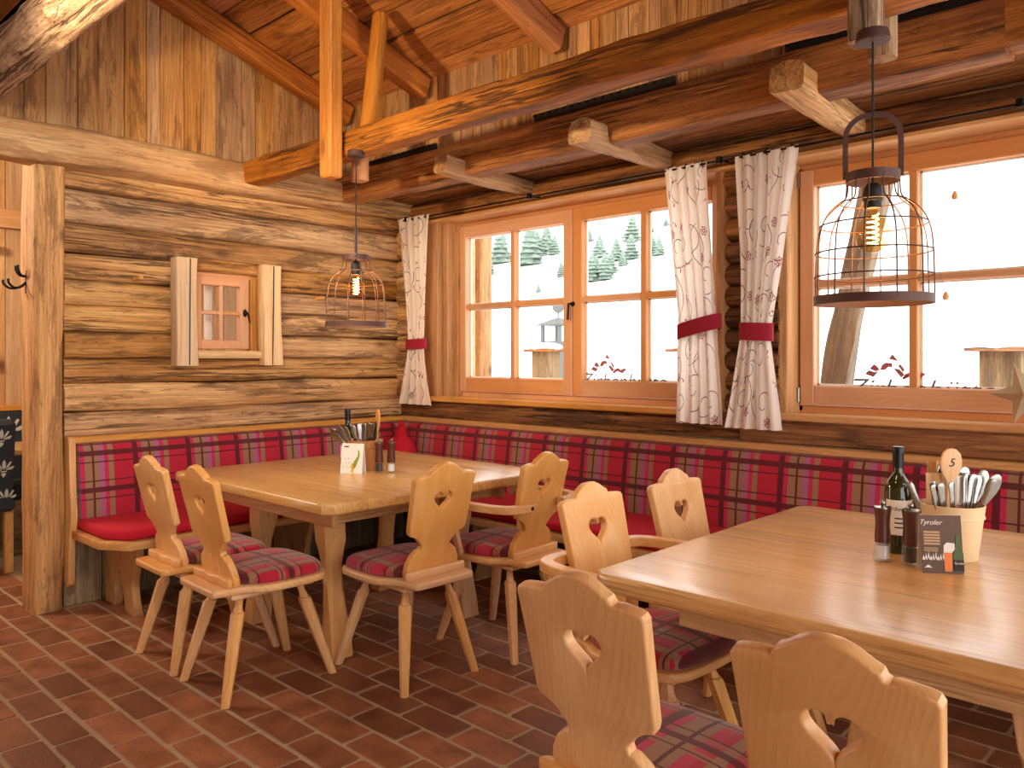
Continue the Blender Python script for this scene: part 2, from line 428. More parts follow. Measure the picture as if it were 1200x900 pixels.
def RX(a): return Matrix.Rotation(R(a), 4, 'X')
def RY(a): return Matrix.Rotation(R(a), 4, 'Y')
def RZ(a): return Matrix.Rotation(R(a), 4, 'Z')
def text_mesh(s, size, shear=0., align='CENTER', thick=.0004):
    cu = bpy.data.curves.new('t', 'FONT'); cu.body = s; cu.size = size; cu.shear = shear; cu.align_x = align; cu.extrude = thick
    o = bpy.data.objects.new('t', cu); COL.objects.link(o)
    me = bpy.data.meshes.new_from_object(o.evaluated_get(bpy.context.evaluated_depsgraph_get()))
    bpy.data.objects.remove(o, do_unlink=True); me.materials.clear(); return me

# ------------------------------------------------------------------ floor
floor = box('floor', (-4, -7, -.14), (8.5, .02, -.0025), M_GROUT, bev=0, kind='structure')
TL, TW, GR = .2665, .1355, .013
tvar = []
for k_ in range(5):
    l, w = TL - GR, TW - GR; j = lambda: random.uniform(-.0025, .0025)
    out = []
    for (x, y) in ((-l/2+.008, -w/2), (l/2-.008, -w/2), (l/2, -w/2+.008), (l/2, w/2-.008), (l/2-.008, w/2), (-l/2+.008, w/2), (-l/2, w/2-.008), (-l/2, -w/2+.008)): out.append((x + j(), y + j()))
    n = 8; vv = [(x, y, -.011) for x, y in out] + [(x, y, -.003) for x, y in out] + [(x * .975, y * .95, 0) for x, y in out]
    ff = [(a, (a + 1) % n, n + (a + 1) % n, n + a) for a in range(n)] + [(n + a, n + (a + 1) % n, 2 * n + (a + 1) % n, 2 * n + a) for a in range(n)] + [tuple(range(2 * n, 3 * n))]
    me = mk(vv, ff); me.materials.append(M_TILE); tvar.append(me)
cf = Vector((-math.cos(R(FWD)), math.sin(R(FWD)))); cr_ = Vector((math.sin(R(FWD)), math.cos(R(FWD))))
tiles = []
r0 = -2.667
for r_ in range(-22, 20):
    yc = r0 + (r_ + .5) * TW
    if yc > -.06 or yc < -5.4: continue
    off = (.5 if r_ % 2 else 0) + random.uniform(-.12, .12) + (1.763 / TL)
    for c_ in range(-26, 20):
        xc = (c_ + .5 + off) * TL
        if not -3.0 < xc < 6.4: continue
        if xc < .02 and yc > -2.25: continue
        d = Vector((xc - CAM[0], yc - CAM[1])); dep = d.dot(cf); lat = d.dot(cr_)
        vis = 0
        if dep > .6:
            u = 600 + 930 * lat / dep; v = 421 + 930 * 1.3 / dep
            if -40 < u < 1240 and v < 960: vis = 1 / dep ** 2
            # hidden behind the tables, chairs and benches
            if xc < .5 and yc > -1.9 or yc > -.6: vis *= .15
            if u > 690 and v > 600: vis *= .15
        tiles.append((vis, xc, yc))
tiles.sort(reverse=True)
for i, (v_, x, y) in enumerate(tiles[:300]):
    link('floor_tile', tvar[i % 5], None, floor, T(x, y, random.uniform(-.0015, .0015)) @ RZ(random.choice((0, 180)) + random.uniform(-.4, .4)))
bm = bmesh.new()
for (v_, x, y) in tiles[300:]:
    b0 = len(bm.verts); bm.from_mesh(random.choice(tvar)); bm.verts.ensure_lookup_table()
    for q in bm.verts[b0:]: q.co += Vector((x, y, 0))
me = bpy.data.meshes.new('tiles'); bm.to_mesh(me); bm.free()
link('floor_tiles_beyond', me, M_TILE, floor, kind='stuff')

# ------------------------------------------------------------------ left wall: logs, post, plate, gable planks
LZ = [.885, 1.015, 1.167, 1.305, 1.449, 1.592, 1.727, 1.866, 2.022, 2.200, 2.33]
wl = empty('wall_left', (0, -1.13, 0), kind='structure')
OY0, OY1 = -1.585, -1.145              # opening of the little window
for i in range(len(LZ) - 1):
    z0, z1 = LZ[i], LZ[i + 1]; zc, h = (z0 + z1) / 2, z1 - z0
    segs = [(-2.262, .08)] if (z1 < 1.31 or z0 > 1.86) else [(-2.262, OY0), (OY1, .08)]
    for (a, b) in segs:
        beam('log', (-.075 + random.uniform(-.006, .006), a, zc), (-.075, b, zc + random.uniform(-.008, .008)), .15, h * 1.02, wood('log'), wl, rnd=.42, wob=.006, n=20)
for (a, b, c, d) in ((-2.262, OY0, 0, 2.33), (OY1, .08, 0, 2.33), (OY0, OY1, 0, 1.31), (OY0, OY1, 1.89, 2.33)):
    box('backing', (-.16, a, c), (-.10, b, d), wood('logdark', 'Y'), wl, bev=0)  # hidden boards added to stop daylight slits between the logs
for y0, y1 in [(-2.262 + .19 * i, -2.262 + .19 * (i + 1) - .004) for i in range(12)]:
    bar('board', (-.02, (y0 + y1) / 2, 0), (-.02, (y0 + y1) / 2, .89), y1 - y0, .03, wood('grey'), wl, up=(1, 0, 0))
post = beam('corner_post', (-.085, -2.338, 0), (-.085, -2.338, 2.32), .145, .235, wood('plank'), None, rnd=.1, wob=.006, up=(1, 0, 0), n=20)
props(post, 'thick weathered square post standing at the end of the log wall', 'post')
plate = beam('wall_plate', (.0, -3.9, 2.405), (.0, .05, 2.405), .19, .20, wood('plate'), None, rnd=.3, wob=.012, n=22)
props(plate, 'pale hewn beam lying along the top of the log wall', 'beam')
gab = empty('wall_gable', (0, -1.6, 2.45), kind='structure')
box('backing', (-.10, -4.2, 2.4), (-.05, -.3, 4.0), wood('logdark', 'Z'), gab, bev=0)  # hidden sheet added so no sky light leaks between gable planks
y = -4.2; pw = [.15, .09, .13, .12, .075, .15, .11, .09]
i = 0
while y < -.45:
    w = pw[i % len(pw)] * random.uniform(.9, 1.15); i += 1
    top = 3.9
    bar('plank', (-.03 + random.uniform(-.004, .004), y + w / 2, 2.40), (-.03, y + w / 2, top), w - .003, .03, wood('plank'), gab, up=(1, 0, 0), bev=.002)
    y += w

wf = empty('wall_light_block', (2, -6.9, 0), kind='structure')  # unseen log wall added behind the camera to cut the fill light
for i in range(13):
    beam('log', (-3.8, -6.9, .12 + .225 * i), (8.4, -6.9, .12 + .225 * i), .16, .23, wood('log'), wf, rnd=.4, wob=.005, n=12, seg=30)
# ------------------------------------------------------------------ roof
def zr(y): return 3.005 + .345 * (-.5 - y)
roof = empty('ceiling', (3, -1.6, 3.1), kind='structure')
yy = -.42; k_ = 0
while yy > -2.75:
    w = (.19, .23, .17, .25)[k_ % 4]; k_ += 1
    for xs in ((-.06, 2.6 + .4 * (k_ % 3)), (2.6 + .4 * (k_ % 3), 7.5)):
        y0, y1 = yy, yy - w + .012
        a, b = Vector((0, y0, zr(y0))), Vector((0, y1, zr(y1))); m_ = (a + b) / 2; n_ = Vector((0, .345, 1)).normalized()
        m_ = m_ + n_ * (.018 + .016 * (k_ % 2))
        bar('ceiling_plank', (xs[0], m_.y, m_.z), (xs[1], m_.y, m_.z), (b - a).length, .03, wood('roof'), roof, up=n_, bev=.003)
    yy -= w
rbn = Vector((0, .345, 1)).normalized()
bar('roof_backing', Vector((-.1, -1.55, zr(-1.55))) + rbn * .085, Vector((7.5, -1.55, zr(-1.55))) + rbn * .085, 2.6, .04, wood('logdark'), roof, up=rbn)  # hidden board added above the planks to keep their gaps dark
lowc = empty('ceiling_low', (3, -4.6, 2.8), kind='structure')  # edge by the purlin shows; the rest, over the camera, added to shape light
for i in range(17):
    y0 = -2.62 - i * .25
    bar('ceiling_plank', (-3.6, y0 - .12, 2.815 + .006 * (i % 2)), (8, y0 - .12, 2.815 + .006 * (i % 2)), .244, .03, wood('roof'), lowc)
bar('upstand_board', (-.1, -2.66, 3.3), (7.5, -2.66, 3.3), .03, 1.0, wood('roof'), lowc)
for i, x in enumerate((.05, .845, 1.90, 2.95, 4.0, 5.05, 6.1)):
    y0, y1 = -2.62, -.53; n_ = Vector((0, .345, 1)).normalized()
    r_ = beam('rafter', (x, y0, zr(y0) - .068), (x, y1, zr(y1) - .068), .105, .135, wood('rafter'), None, rnd=.08, wob=.004, up=n_, n=20)
    props(r_, ['orange brown rafter running along the gable planks', 'orange brown rafter met by the leaning strut', 'orange brown rafter past the leaning strut', 'rafter over the window pillar', 'rafter over the second window', 'far rafter over the window wall', 'farthest rafter over the window wall'][i], 'rafter')
# board wall between roof and lower ceiling
frz = empty('wall_frieze', (3, -.47, 2.5), kind='structure')
box('backing', (-.05, -.45, 2.45), (6.8, -.42, 3.0), wood('logdark', 'X'), frz, bev=0)  # hidden sheet added against light leaking between the frieze boards
x = -.02; i = 0
while x < 6.5:
    w = (.085, .06, .10, .075, .12, .065)[i % 6]; i += 1
    bar('board', (x + w / 2, -.47 + random.uniform(-.004, .004), 2.44), (x + w / 2, -.47, 3.02), w - .0025, .024, wood('plank'), frz, up=(0, 1, 0), bev=.002)
    x += w
for i, (x0, x1) in enumerate(((.25, .92), (1.72, 2.59), (3.12, 4.4))):
    v_ = empty('vent_grille', ((x0 + x1) / 2, -.49, 2.58), label='long dark vent slot above the lower beam, %s' % ('near the log wall', 'over the wide window', 'over the second window')[i], cat='vent')
    box('slot', (x0, -.50, 2.556), (x1, -.484, 2.612), M_DARKSLOT, v_)
    for t in range(int((x1 - x0) / .05)): box('fin', (x0 + t * .05, -.506, 2.594), (x0 + t * .05 + .02, -.49, 2.608), M_BLACK, v_, bev=0)

# big beams
bA = beam('tie_beam', (-.02, -1.24, 2.43), (7.2, -1.24, 2.35), .125, .135, wood('beam'), None, rnd=.15, wob=.009, n=24)
props(bA, 'long rough tie beam carrying the pendant lamps', 'beam')
bB = beam('window_beam', (-.02, -.52, 2.45), (3.93, -.52, 2.435), .16, .20, wood('beam'), None, rnd=.12, wob=.006, n=24)
props(bB, 'heavy brown beam in front of the window alcove, resting on the wall plate', 'beam')
bB2 = beam('window_beam', (3.93, -.52, 2.455), (7, -.52, 2.455), .15, .20, wood('beam'), None, rnd=.12, wob=.006, n=24)
props(bB2, 'heavy brown beam butted to the end of the alcove beam over the second window', 'beam')
bp = beam('log_purlin', (-.05, -2.62, 2.665), (7, -2.62, 2.665), .20, .20, wood('bark'), None, rnd=.9, wob=.012, n=30, seg=220, knob=.5)
props(bp, 'rough barked log under the low plank ceiling', 'log')
kp = bar('king_post', (1.10, -1.36, 2.225), (1.10, -1.36, 3.25), .085, .10, wood('strut'), None, up=(1, 0, 0), bev=.012)
props(kp, 'pale square upright timber clasping the tie beam above the first lamp', 'post')
kr = beam('king_post', (1.04, -1.135, 2.255), (1.04, -1.135, 2.46), .07, .09, wood('strut'), None, up=(1, 0, 0), rnd=.3, wob=.003)
props(kr, 'short timber behind the tie beam near the first lamp', 'post')
st = beam('strut', (1.235, -1.235, 2.46), (1.15, -1.09, 3.12), .085, .085, wood('strut'), None, up=(1, 0, 0), rnd=.85, wob=.006)
props(st, 'round leaning strut between tie beam and rafter', 'strut')
k2 = beam('king_post', (3.745, -1.36, 2.195), (3.745, -1.36, 3.25), .085, .10, wood('bark'), None, up=(1, 0, 0), rnd=.35, wob=.005, tap=(.9, 1))
props(k2, 'weathered upright with a rounded end clasping the tie beam over the second lamp', 'post')
k3 = beam('king_post', (3.715, -1.14, 2.215), (3.715, -1.14, 3.15), .075, .08, wood('bark'), None, up=(1, 0, 0), rnd=.5, wob=.004)
props(k3, 'weathered upright behind the tie beam over the second lamp', 'post')

# lower ceiling over the window alcove, with joist ends
sof = empty('ceiling_alcove', (3, -.2, 2.42), kind='structure')
for i, (a, b) in enumerate(((-.47, -.31), (-.31, -.17), (-.17, .05))):
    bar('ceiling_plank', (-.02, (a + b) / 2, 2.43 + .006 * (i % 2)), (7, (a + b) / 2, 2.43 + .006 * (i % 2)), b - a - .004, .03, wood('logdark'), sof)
for i, x in enumerate((1.235, 2.22, 3.225, 4.25)):
    b = beam('joist_end', (x, -.74, 2.385), (x, .02, 2.36), .12 if i else .10, .11 if i else .095, wood('plate'), None, rnd=.35, wob=.008, n=18, tap=(1.08, .9), knob=.15)
    props(b, ('slim pale joist end over the first sash of the wide window', 'pale joist end poking under the beam over the wide window', 'pale joist end behind the second lamp cord', 'pale joist end beyond the second lamp')[i], 'joist')

# ------------------------------------------------------------------ window wall
wb = empty('wall_back', (3, .05, 0), kind='structure')
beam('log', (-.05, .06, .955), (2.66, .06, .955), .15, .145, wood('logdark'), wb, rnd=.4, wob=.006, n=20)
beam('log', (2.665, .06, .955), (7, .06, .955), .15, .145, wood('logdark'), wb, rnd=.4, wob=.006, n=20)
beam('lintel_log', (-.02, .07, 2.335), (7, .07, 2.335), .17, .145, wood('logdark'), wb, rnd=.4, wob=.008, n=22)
bar('lintel_board', (.30, .055, 2.262), (7, .055, 2.262), .19, .02, wood('trim'), wb)
box('board', (-.05, .0, .0), (7, .04, .90), wood('grey'), wb)
box('backing', (-.05, .06, 2.28), (7, .14, 2.62), wood('logdark', 'X'), wb, bev=0)  # hidden, like the three below; added against light slits in this wall
box('backing', (-.05, .06, -.9), (7, .12, 1.03), wood('logdark', 'X'), wb, bev=0)
box('backing', (-.16, .05, .9), (.33, .14, 2.4), wood('logdark', 'X'), wb, bev=0)
box('backing', (2.57, .12, .9), (2.85, .2, 2.3), wood('logdark', 'X'), wb, bev=0)
zz = [1.03, 1.135, 1.24, 1.345, 1.455, 1.565, 1.675, 1.785, 1.90, 2.02, 2.14, 2.265]
for i in range(len(zz) - 1):      # stacked logs of the pillar between the windows
    zc = (zz[i] + zz[i + 1]) / 2; h = zz[i + 1] - zz[i]
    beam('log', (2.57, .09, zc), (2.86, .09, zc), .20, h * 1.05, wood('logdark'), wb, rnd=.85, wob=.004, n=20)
beam('jamb_board', (2.555, .06, 1.03), (2.555, .06, 2.265), .17, .05, wood('jamb'), wb, rnd=.1, wob=.006, up=(1, 0, 0))
bar('jamb_board', (2.875, .09, 1.03), (2.875, .09, 2.255), .16, .045, wood('jamb'), wb, up=(1, 0, 0))
# corner edge of the wall and the left reveal
box('corner_board', (-.0, .0, 1.03), (.30, .05, 2.265), wood('jamb', 'Z'), wb)
for i, (a, b) in enumerate(((-.01, .05), (.05, .105), (.105, .16))):
    bar('reveal_board', (.42 - .045 * (2 - i), (a + b) / 2, 1.03), (.42 - .045 * (2 - i), (a + b) / 2, 2.265), .055, .09, wood('jamb'), wb, up=(1, 0, 0))
for i in range(11):               # sawn log ends seen in the corner behind the first curtain
    beam('log_end', (.0, -.02, 1.08 + .11 * i), (.11, -.02, 1.08 + .11 * i), .10, .11, wood('log'), wb, rnd=.8, wob=.004, n=16)
# window sills
for i, (x0, x1) in enumerate(((.33, 2.56), (2.83, 6.2))):
    t_ = box('trim_%d' % (i + 1), (x0, -.055, 1.008), (x1, .14, 1.042), wood('trim', 'X'), bev=.006, kind='structure')

def window(n, x0, sashes, sw, z0=1.045, z1=2.245, Y=.15):
    """casement window: frame, sashes with glazing bars, panes, handle, hinges"""
    x1 = x0 + sashes * sw
    w = empty('window_%d' % n, ((x0 + x1) / 2, Y, z0), kind='structure')
    lx, lz = wood('larch'), wood('larch', 'Z')
    lX = wood('larch', 'X')
    fy0, fy1 = Y + .005, Y + .07
    box('frame_rail', (x0 - .05, fy0, z0 - .02), (x1 + .05, fy1, z0 + .028), lX, w)
    box('frame_rail', (x0 - .05, fy0, z1 - .02), (x1 + .05, fy1, z1 + .05), lX, w)
    for xx in (x0 - .05, x1 - .01): box('frame_stile', (xx, fy0, z0), (xx + .06, fy1, z1), lz, w)
    for s in range(sashes):
        a, b = x0 + s * sw + .002, x0 + (s + 1) * sw - .002
        ys, ye = Y - .02, Y + .045; st_, rb, rtp = .072, .098, .082
        zb, zt = z0 + .03, z1 - .015
        sash = box('sash', (a, ys, zb), (a + st_, ye, zt), lz, w, bev=.006)
        box('stile', (b - st_, ys, zb), (b, ye, zt), lz, sash, bev=.006)
        box('rail', (a + st_ - .003, ys, zb), (b - st_ + .003, ye, zb + rb), lX, sash, bev=.006)
        box('rail', (a + st_ - .003, ys, zt - rtp), (b - st_ + .003, ye, zt), lX, sash, bev=.006)
        gx0, gx1, gz0, gz1 = a + st_, b - st_, zb + rb, zt - rtp
        mx = (gx0 + gx1) / 2; mz = gz0 + (gz1 - gz0) * .505
        box('glazing_bar', (mx - .019, ys + .008, gz0 - .003), (mx + .019, ye - .012, gz1 + .003), lz, sash, bev=.005)
        box('glazing_bar', (gx0 - .003, ys + .008, mz - .017), (mx - .019, ye - .012, mz + .017), lX, sash, bev=.005)
        box('glazing_bar', (mx + .019, ys + .008, mz - .017), (gx1 + .003, ye - .012, mz + .017), lX, sash, bev=.005)
        for (px0, px1) in ((gx0, mx - .019), (mx + .019, gx1)):
            for (pz0, pz1) in ((gz0, mz - .017), (mz + .017, gz1)):
                box('pane', (px0 - .004, Y + .018, pz0 - .004), (px1 + .004, Y + .022, pz1 + .004), M_GLASS, sash, bev=0)
                sp = []                       # pale spacer of the double glazing
                for q, (xa, xb, za, zb_) in enumerate(((px0, px0 + .010, pz0, pz1), (px1 - .010, px1, pz0, pz1), (px0, px1, pz0, pz0 + .008), (px0, px1, pz1 - .008, pz1))):
                    box('glazing_spacer', (xa, Y + .026, za), (xb, Y + .034, zb_), M_WHITE, sash, bev=0)
        if s % 2 == 0:
            hx = b + .012 if sashes > 1 else b - .03
            hd = link('handle', xf(lathe_mesh([(.0, 0), (.014, .0), (.015, .006), (.010, .012), (.007, .03), (.0, .03)], 16), RX(90)), M_BLACK, sash, T(hx, ys, 1.64), smooth=40)
            bar('handle_lever', (hx - .012, ys - .032, 1.645), (hx - .016, ys - .034, 1.54), .012, .014, M_BLACK, sash, bev=.004)
        for zz_ in (zb + .05, zt - .05):
            xx = a - .004 if s % 2 == 0 else b + .004
            link('hinge', xf(lathe_mesh([(0, -.035), (.008, -.035), (.008, .035), (0, .035)], 10), Matrix()), M_STEEL, sash, T(xx, ys - .004, zz_), smooth=40)
    return w
w1 = window(1, .445, 2, 1.028)
w2 = window(2, 2.905, 2, 1.04, z0=1.045, z1=2.24)

# small window in the log wall
w3 = empty('window_3', (0, -1.37, 1.31), kind='structure')
LY, LZm = wood('larch', 'Y'), wood('larch', 'Z')
box('header_log', (-.15, OY0, 1.82), (.005, OY1, 1.90), wood('log', 'Y'), w3, bev=.01)
box('sill_board', (-.15, OY0 - .01, 1.305), (.035, OY1 + .01, 1.352), wood('slab', 'Y'), w3, bev=.006)
box('reveal_board', (-.15, OY1 - .05, 1.352), (-.03, OY1, 1.82), wood('jamb', 'Z'), w3)
box('frame_stile', (-.10, OY0, 1.352), (-.035, OY0 + .03, 1.82), LZm, w3)
box('frame_rail', (-.10, OY0, 1.79), (-.03, OY1 - .05, 1.825), LY, w3)
sy0, sy1, sz0, sz1 = OY0 + .02, OY1 - .06, 1.362, 1.80
sash = box('sash', (-.075, sy0, sz0), (-.025, sy0 + .055, sz1), LZm, w3, bev=.004)
box('stile', (-.075, sy1 - .06, sz0), (-.025, sy1, sz1), LZm, sash, bev=.004)
box('rail', (-.075, sy0 + .053, sz0), (-.025, sy1 - .058, sz0 + .055), LY, sash, bev=.004)
box('rail', (-.075, sy0 + .053, sz1 - .055), (-.025, sy1 - .058, sz1), LY, sash, bev=.004)
my_ = (sy0 + sy1) / 2; mz_ = (sz0 + sz1) / 2
box('glazing_bar', (-.07, my_ - .013, sz0 + .05), (-.03, my_ + .013, sz1 - .05), LZm, sash)
box('glazing_bar', (-.07, sy0 + .05, mz_ - .011), (-.03, my_ - .012, mz_ + .011), LY, sash)
box('glazing_bar', (-.07, my_ + .012, mz_ - .011), (-.03, sy1 - .055, mz_ + .011), LY, sash)
for (a, b) in ((sy0 + .05, my_ - .013), (my_ + .013, sy1 - .055)):
    for (c, d) in ((sz0 + .05, mz_ - .011), (mz_ + .011, sz1 - .05)):
        box('pane', (-.054, a, c), (-.050, b, d), M_GLASS, sash, bev=0)
link('handle', xf(lathe_mesh([(0, 0), (.012, 0), (.013, .006), (.008, .012), (.006, .028), (0, .028)], 14), RY(90) @ Matrix.Diagonal((1.9, 1, 1, 1))), M_BLACK, sash, T(-.025, sy1 - .03, 1.585), smooth=40)
bar('handle_lever', (.006, sy1 - .028, 1.59), (.006, sy1 - .012, 1.525), .012, .008, M_BLACK, sash)
for i, (ya, yb) in enumerate(((-1.705, -1.578), (-1.158, -1.035))):
    s_ = beam('window_slab', (.035, (ya + yb) / 2, 1.262), (.035, (ya + yb) / 2, 1.885), yb - ya, .085, wood('slab'), None, rnd=.05, wob=.005, up=(1, 0, 0), n=16, sq=.12)
    props(s_, ('thick pale timber slab on the hinge side of the little window', 'thick pale timber slab on the handle side of the little window')[i], 'trim board')
    bar('crack', (.0785, (ya + yb) / 2 + (.012, -.006)[i], 1.266), (.0785, (ya + yb) / 2 + (.016, .002)[i], 1.88), .005, .004, M_DARKSLOT, s_, up=(1, 0, 0), bev=0)
for i, (yy_, zz_, ln) in enumerate(((-1.905, 1.745, .05), (-.735, 1.70, .03))):
    q = bar('wall_peg', (-.01, yy_, zz_), (.045, yy_ + .02, zz_ + .008), .03, .022, wood('trim'), None)
    props(q, ('small wooden peg stuck in the log wall between post and little window', 'small wooden peg in the log wall beside the first lamp')[i], 'peg')

# ------------------------------------------------------------------ corner bench
bench = empty('corner_bench', (.3, -.3, 0), label='built-in corner bench with red seat cushions and plaid upholstered backrest', cat='bench')
TR = wood('trim', 'X'); TRY = wood('trim', 'Y')
BX, BY = 5.6, -2.262
box('back_rail', (.0, BY + .0, .858), (.062, .0, .892), TRY, bench, bev=.006)
box('back_rail', (.062, -.062, .858), (BX, .0, .892), TR, bench, bev=.006)
def cush(name, path, prof, mat, uplane):
    return link(name, sweep_mesh(path, prof), mat, bench, smooth=60)
# backrest profile: offset from wall (n) and z, slightly leaning and padded
bp_ = [(.02, .40), (.105, .40), (.125, .43), (.118, .56), (.104, .68), (.090, .78), (.078, .83), (.064, .852), (.045, .857), (.02, .857)]
def slab_run(name, prof, a, b, along, mat, nseg=20):
    vs_, fs = [], []; n = len(prof)
    for i in range(nseg + 1):
        t = a + (b - a) * i / nseg
        ins = 1.0
        for (o_, z) in prof: vs_.append((o_, t, z) if along == 'Y' else (t, -o_, z))
    for i in range(nseg):
        for j in range(n): p, q = i * n + j, i * n + (j + 1) % n; fs.append((p, q, q + n, p + n))
    fs.append(tuple(range(n))); fs.append(tuple(reversed(range(nseg * n, nseg * n + n))))
    me = mk(vs_, fs); bm = bmesh.new(); bm.from_mesh(me); bmesh.ops.recalc_face_normals(bm, faces=bm.faces); bm.to_mesh(me); bm.free()
    return link(name, me, mat, bench, smooth=55)
slab_run('backrest', bp_, BY + .045, -.03, 'Y', M_PL_L)
slab_run('backrest', bp_, .03, BX, 'X', M_PL_R)
# seat board with clipped corner, and its cushion
def poly_prism(pts, z0, z1, bev=.004):
    me = plate_mesh([pts], z1 - z0, bev); return xf(me, T(0, 0, (z0 + z1) / 2))
SB = [(.05, BY + .005), (.46, BY + .005), (.605, BY + .10), (.605, -.605), (BX, -.605), (BX, -.05), (.05, -.05)]
link('seat_board', poly_prism(SB, .375, .415, .004), TRY, bench)
SC = [(.10, BY + .03), (.44, BY + .03), (.575, BY + .115), (.578, -.578), (BX, -.578), (BX, -.10), (.10, -.10)]
link('seat_cushion', poly_prism(SC, .415, .472, .022), M_RED, bench, smooth=60)
for (p0, p1) in (((.105, BY + .05, .0), 0), ):
    pass
# end board beside the post
EB = [(0, .14), (.05, .11), (.075, .14), (.082, .36), (.10, .40), (.115, .50), (.095, .62), (.082, .875), (.07, .895), (0, .895)]
me = plate_mesh([EB], .034, .004); link('end_board', xf(me, T(0, BY + .012, 0) @ RX(90)), wood('trim', 'Z'), bench)
# shaped trestle boards under the seat
def trestle_pts():
    r_ = [(.03, 0), (.17, 0), (.175, .06), (.155, .09), (.175, .13), (.18, .17), (.20, .20), (.235, .19), (.25, .14), (.28, .07), (.30, 0), (.44, 0), (.405, .07), (.385, .15), (.41, .24), (.44, .30), (.44, .375), (.03, .375)]
    return r_
tm = plate_mesh([trestle_pts()], .04, .004)
for y_ in (-2.05, -1.05): link('trestle', tm.copy(), wood('trim', 'Y'), bench, T(0, y_, 0) @ RX(90))
for x_ in (1.2, 2.4, 3.6, 4.8): link('trestle', tm.copy(), wood('trim', 'Y'), bench, T(x_, 0, 0) @ RZ(-90) @ RX(90))

# ------------------------------------------------------------------ tables
def chamfer_leg(p0, p1, w, t):
    """squared leg, chamfered and waisted in the middle; from floor p0 to top p1 (along local Z)"""
    rings = [(0, 1.0, .004), (.10, .98, .004), (.28, .86, .012), (.45, .80, .02), (.58, .84, .02), (.68, .96, .012), (.72, 1.0, .003), (1.0, 1.08, .003)]
    vs_, fs = [], []
    for (s, k_, c) in rings:
        cx, cy, cz = [p0[i] + (p1[i] - p0[i]) * s for i in range(3)]; a, b = w / 2 * k_, t / 2 * k_
        for (x, y) in ((-a + c, -b), (a - c, -b), (a, -b + c), (a, b - c), (a - c, b), (-a + c, b), (-a, b - c), (-a, -b + c)): vs_.append((cx + x, cy + y, cz))
    n = 8
    for i in range(len(rings) - 1):
        for j in range(n): p, q = i * n + j, i * n + (j + 1) % n; fs.append((p, q, q + n, p + n))
    fs.append(tuple(reversed(range(n)))); fs.append(tuple(range((len(rings) - 1) * n, len(rings) * n)))
    return mk(vs_, fs)
def wavy_top(hx, hy, c=.035):
    pts = []
    def edge(a, b, n=26):
        for i in range(n):
            t = i / n; x, y = a[0] + (b[0] - a[0]) * t, a[1] + (b[1] - a[1]) * t
            w = noise.noise(Vector((x * 5, y * 5, 3.1))) * .006 * min(1, 4 * t, 4 * (1 - t))
            dx, dy = b[0] - a[0], b[1] - a[1]; L = math.hypot(dx, dy); pts.append((x + dy / L * w, y - dx / L * w))
    cs = [(-hx + c, -hy), (hx - c, -hy), (hx, -hy + c), (hx, hy - c), (hx - c, hy), (-hx + c, hy), (-hx, hy - c), (-hx, -hy + c)]
    for i in range(8): edge(cs[i], cs[(i + 1) % 8], 26 if i % 2 == 0 else 3)
    return pts
def make_table():
    t = empty('dining_table', (0, 0, 0))
    hx, hy = .68, .665
    # top of glued boards: one board each, grain along the length
    me = plate_mesh([wavy_top(hx, hy)], .048, .011, 2)
    link('table_top', xf(me, T(0, 0, .716)), wood('oak', 'X'), t, smooth=40)
    for y_ in (-.50, .50): box('apron', (-.50, y_ - .014, .60), (.50, y_ + .014, .692), wood('oak', 'X'), t)
    for x_ in (-.42, .42): box('apron', (x_ - .014, -.49, .60), (x_ + .014, .49, .692), wood('oak', 'Y'), t)
    for sx in (-1, 1):
        for sy in (-1, 1):
            link('leg', chamfer_leg((sx * .345, sy * .385, 0), (sx * .27, sy * .385, .692), .085, .105), wood('pine', 'Z'), t)
    for sy in (-1, 1): pass
    return t
tb1 = make_table(); props(tb1, 'square oak table in the bench corner, under the cage lamp by the log wall', 'table')
tb2 = copy_tree(tb1); props(tb2, 'square oak table under the cage lamp before the second window, with the number five spoon', 'table')
tb1.location = (1.272, -1.287, 0); tb2.location = (3.945, -1.345, 0)

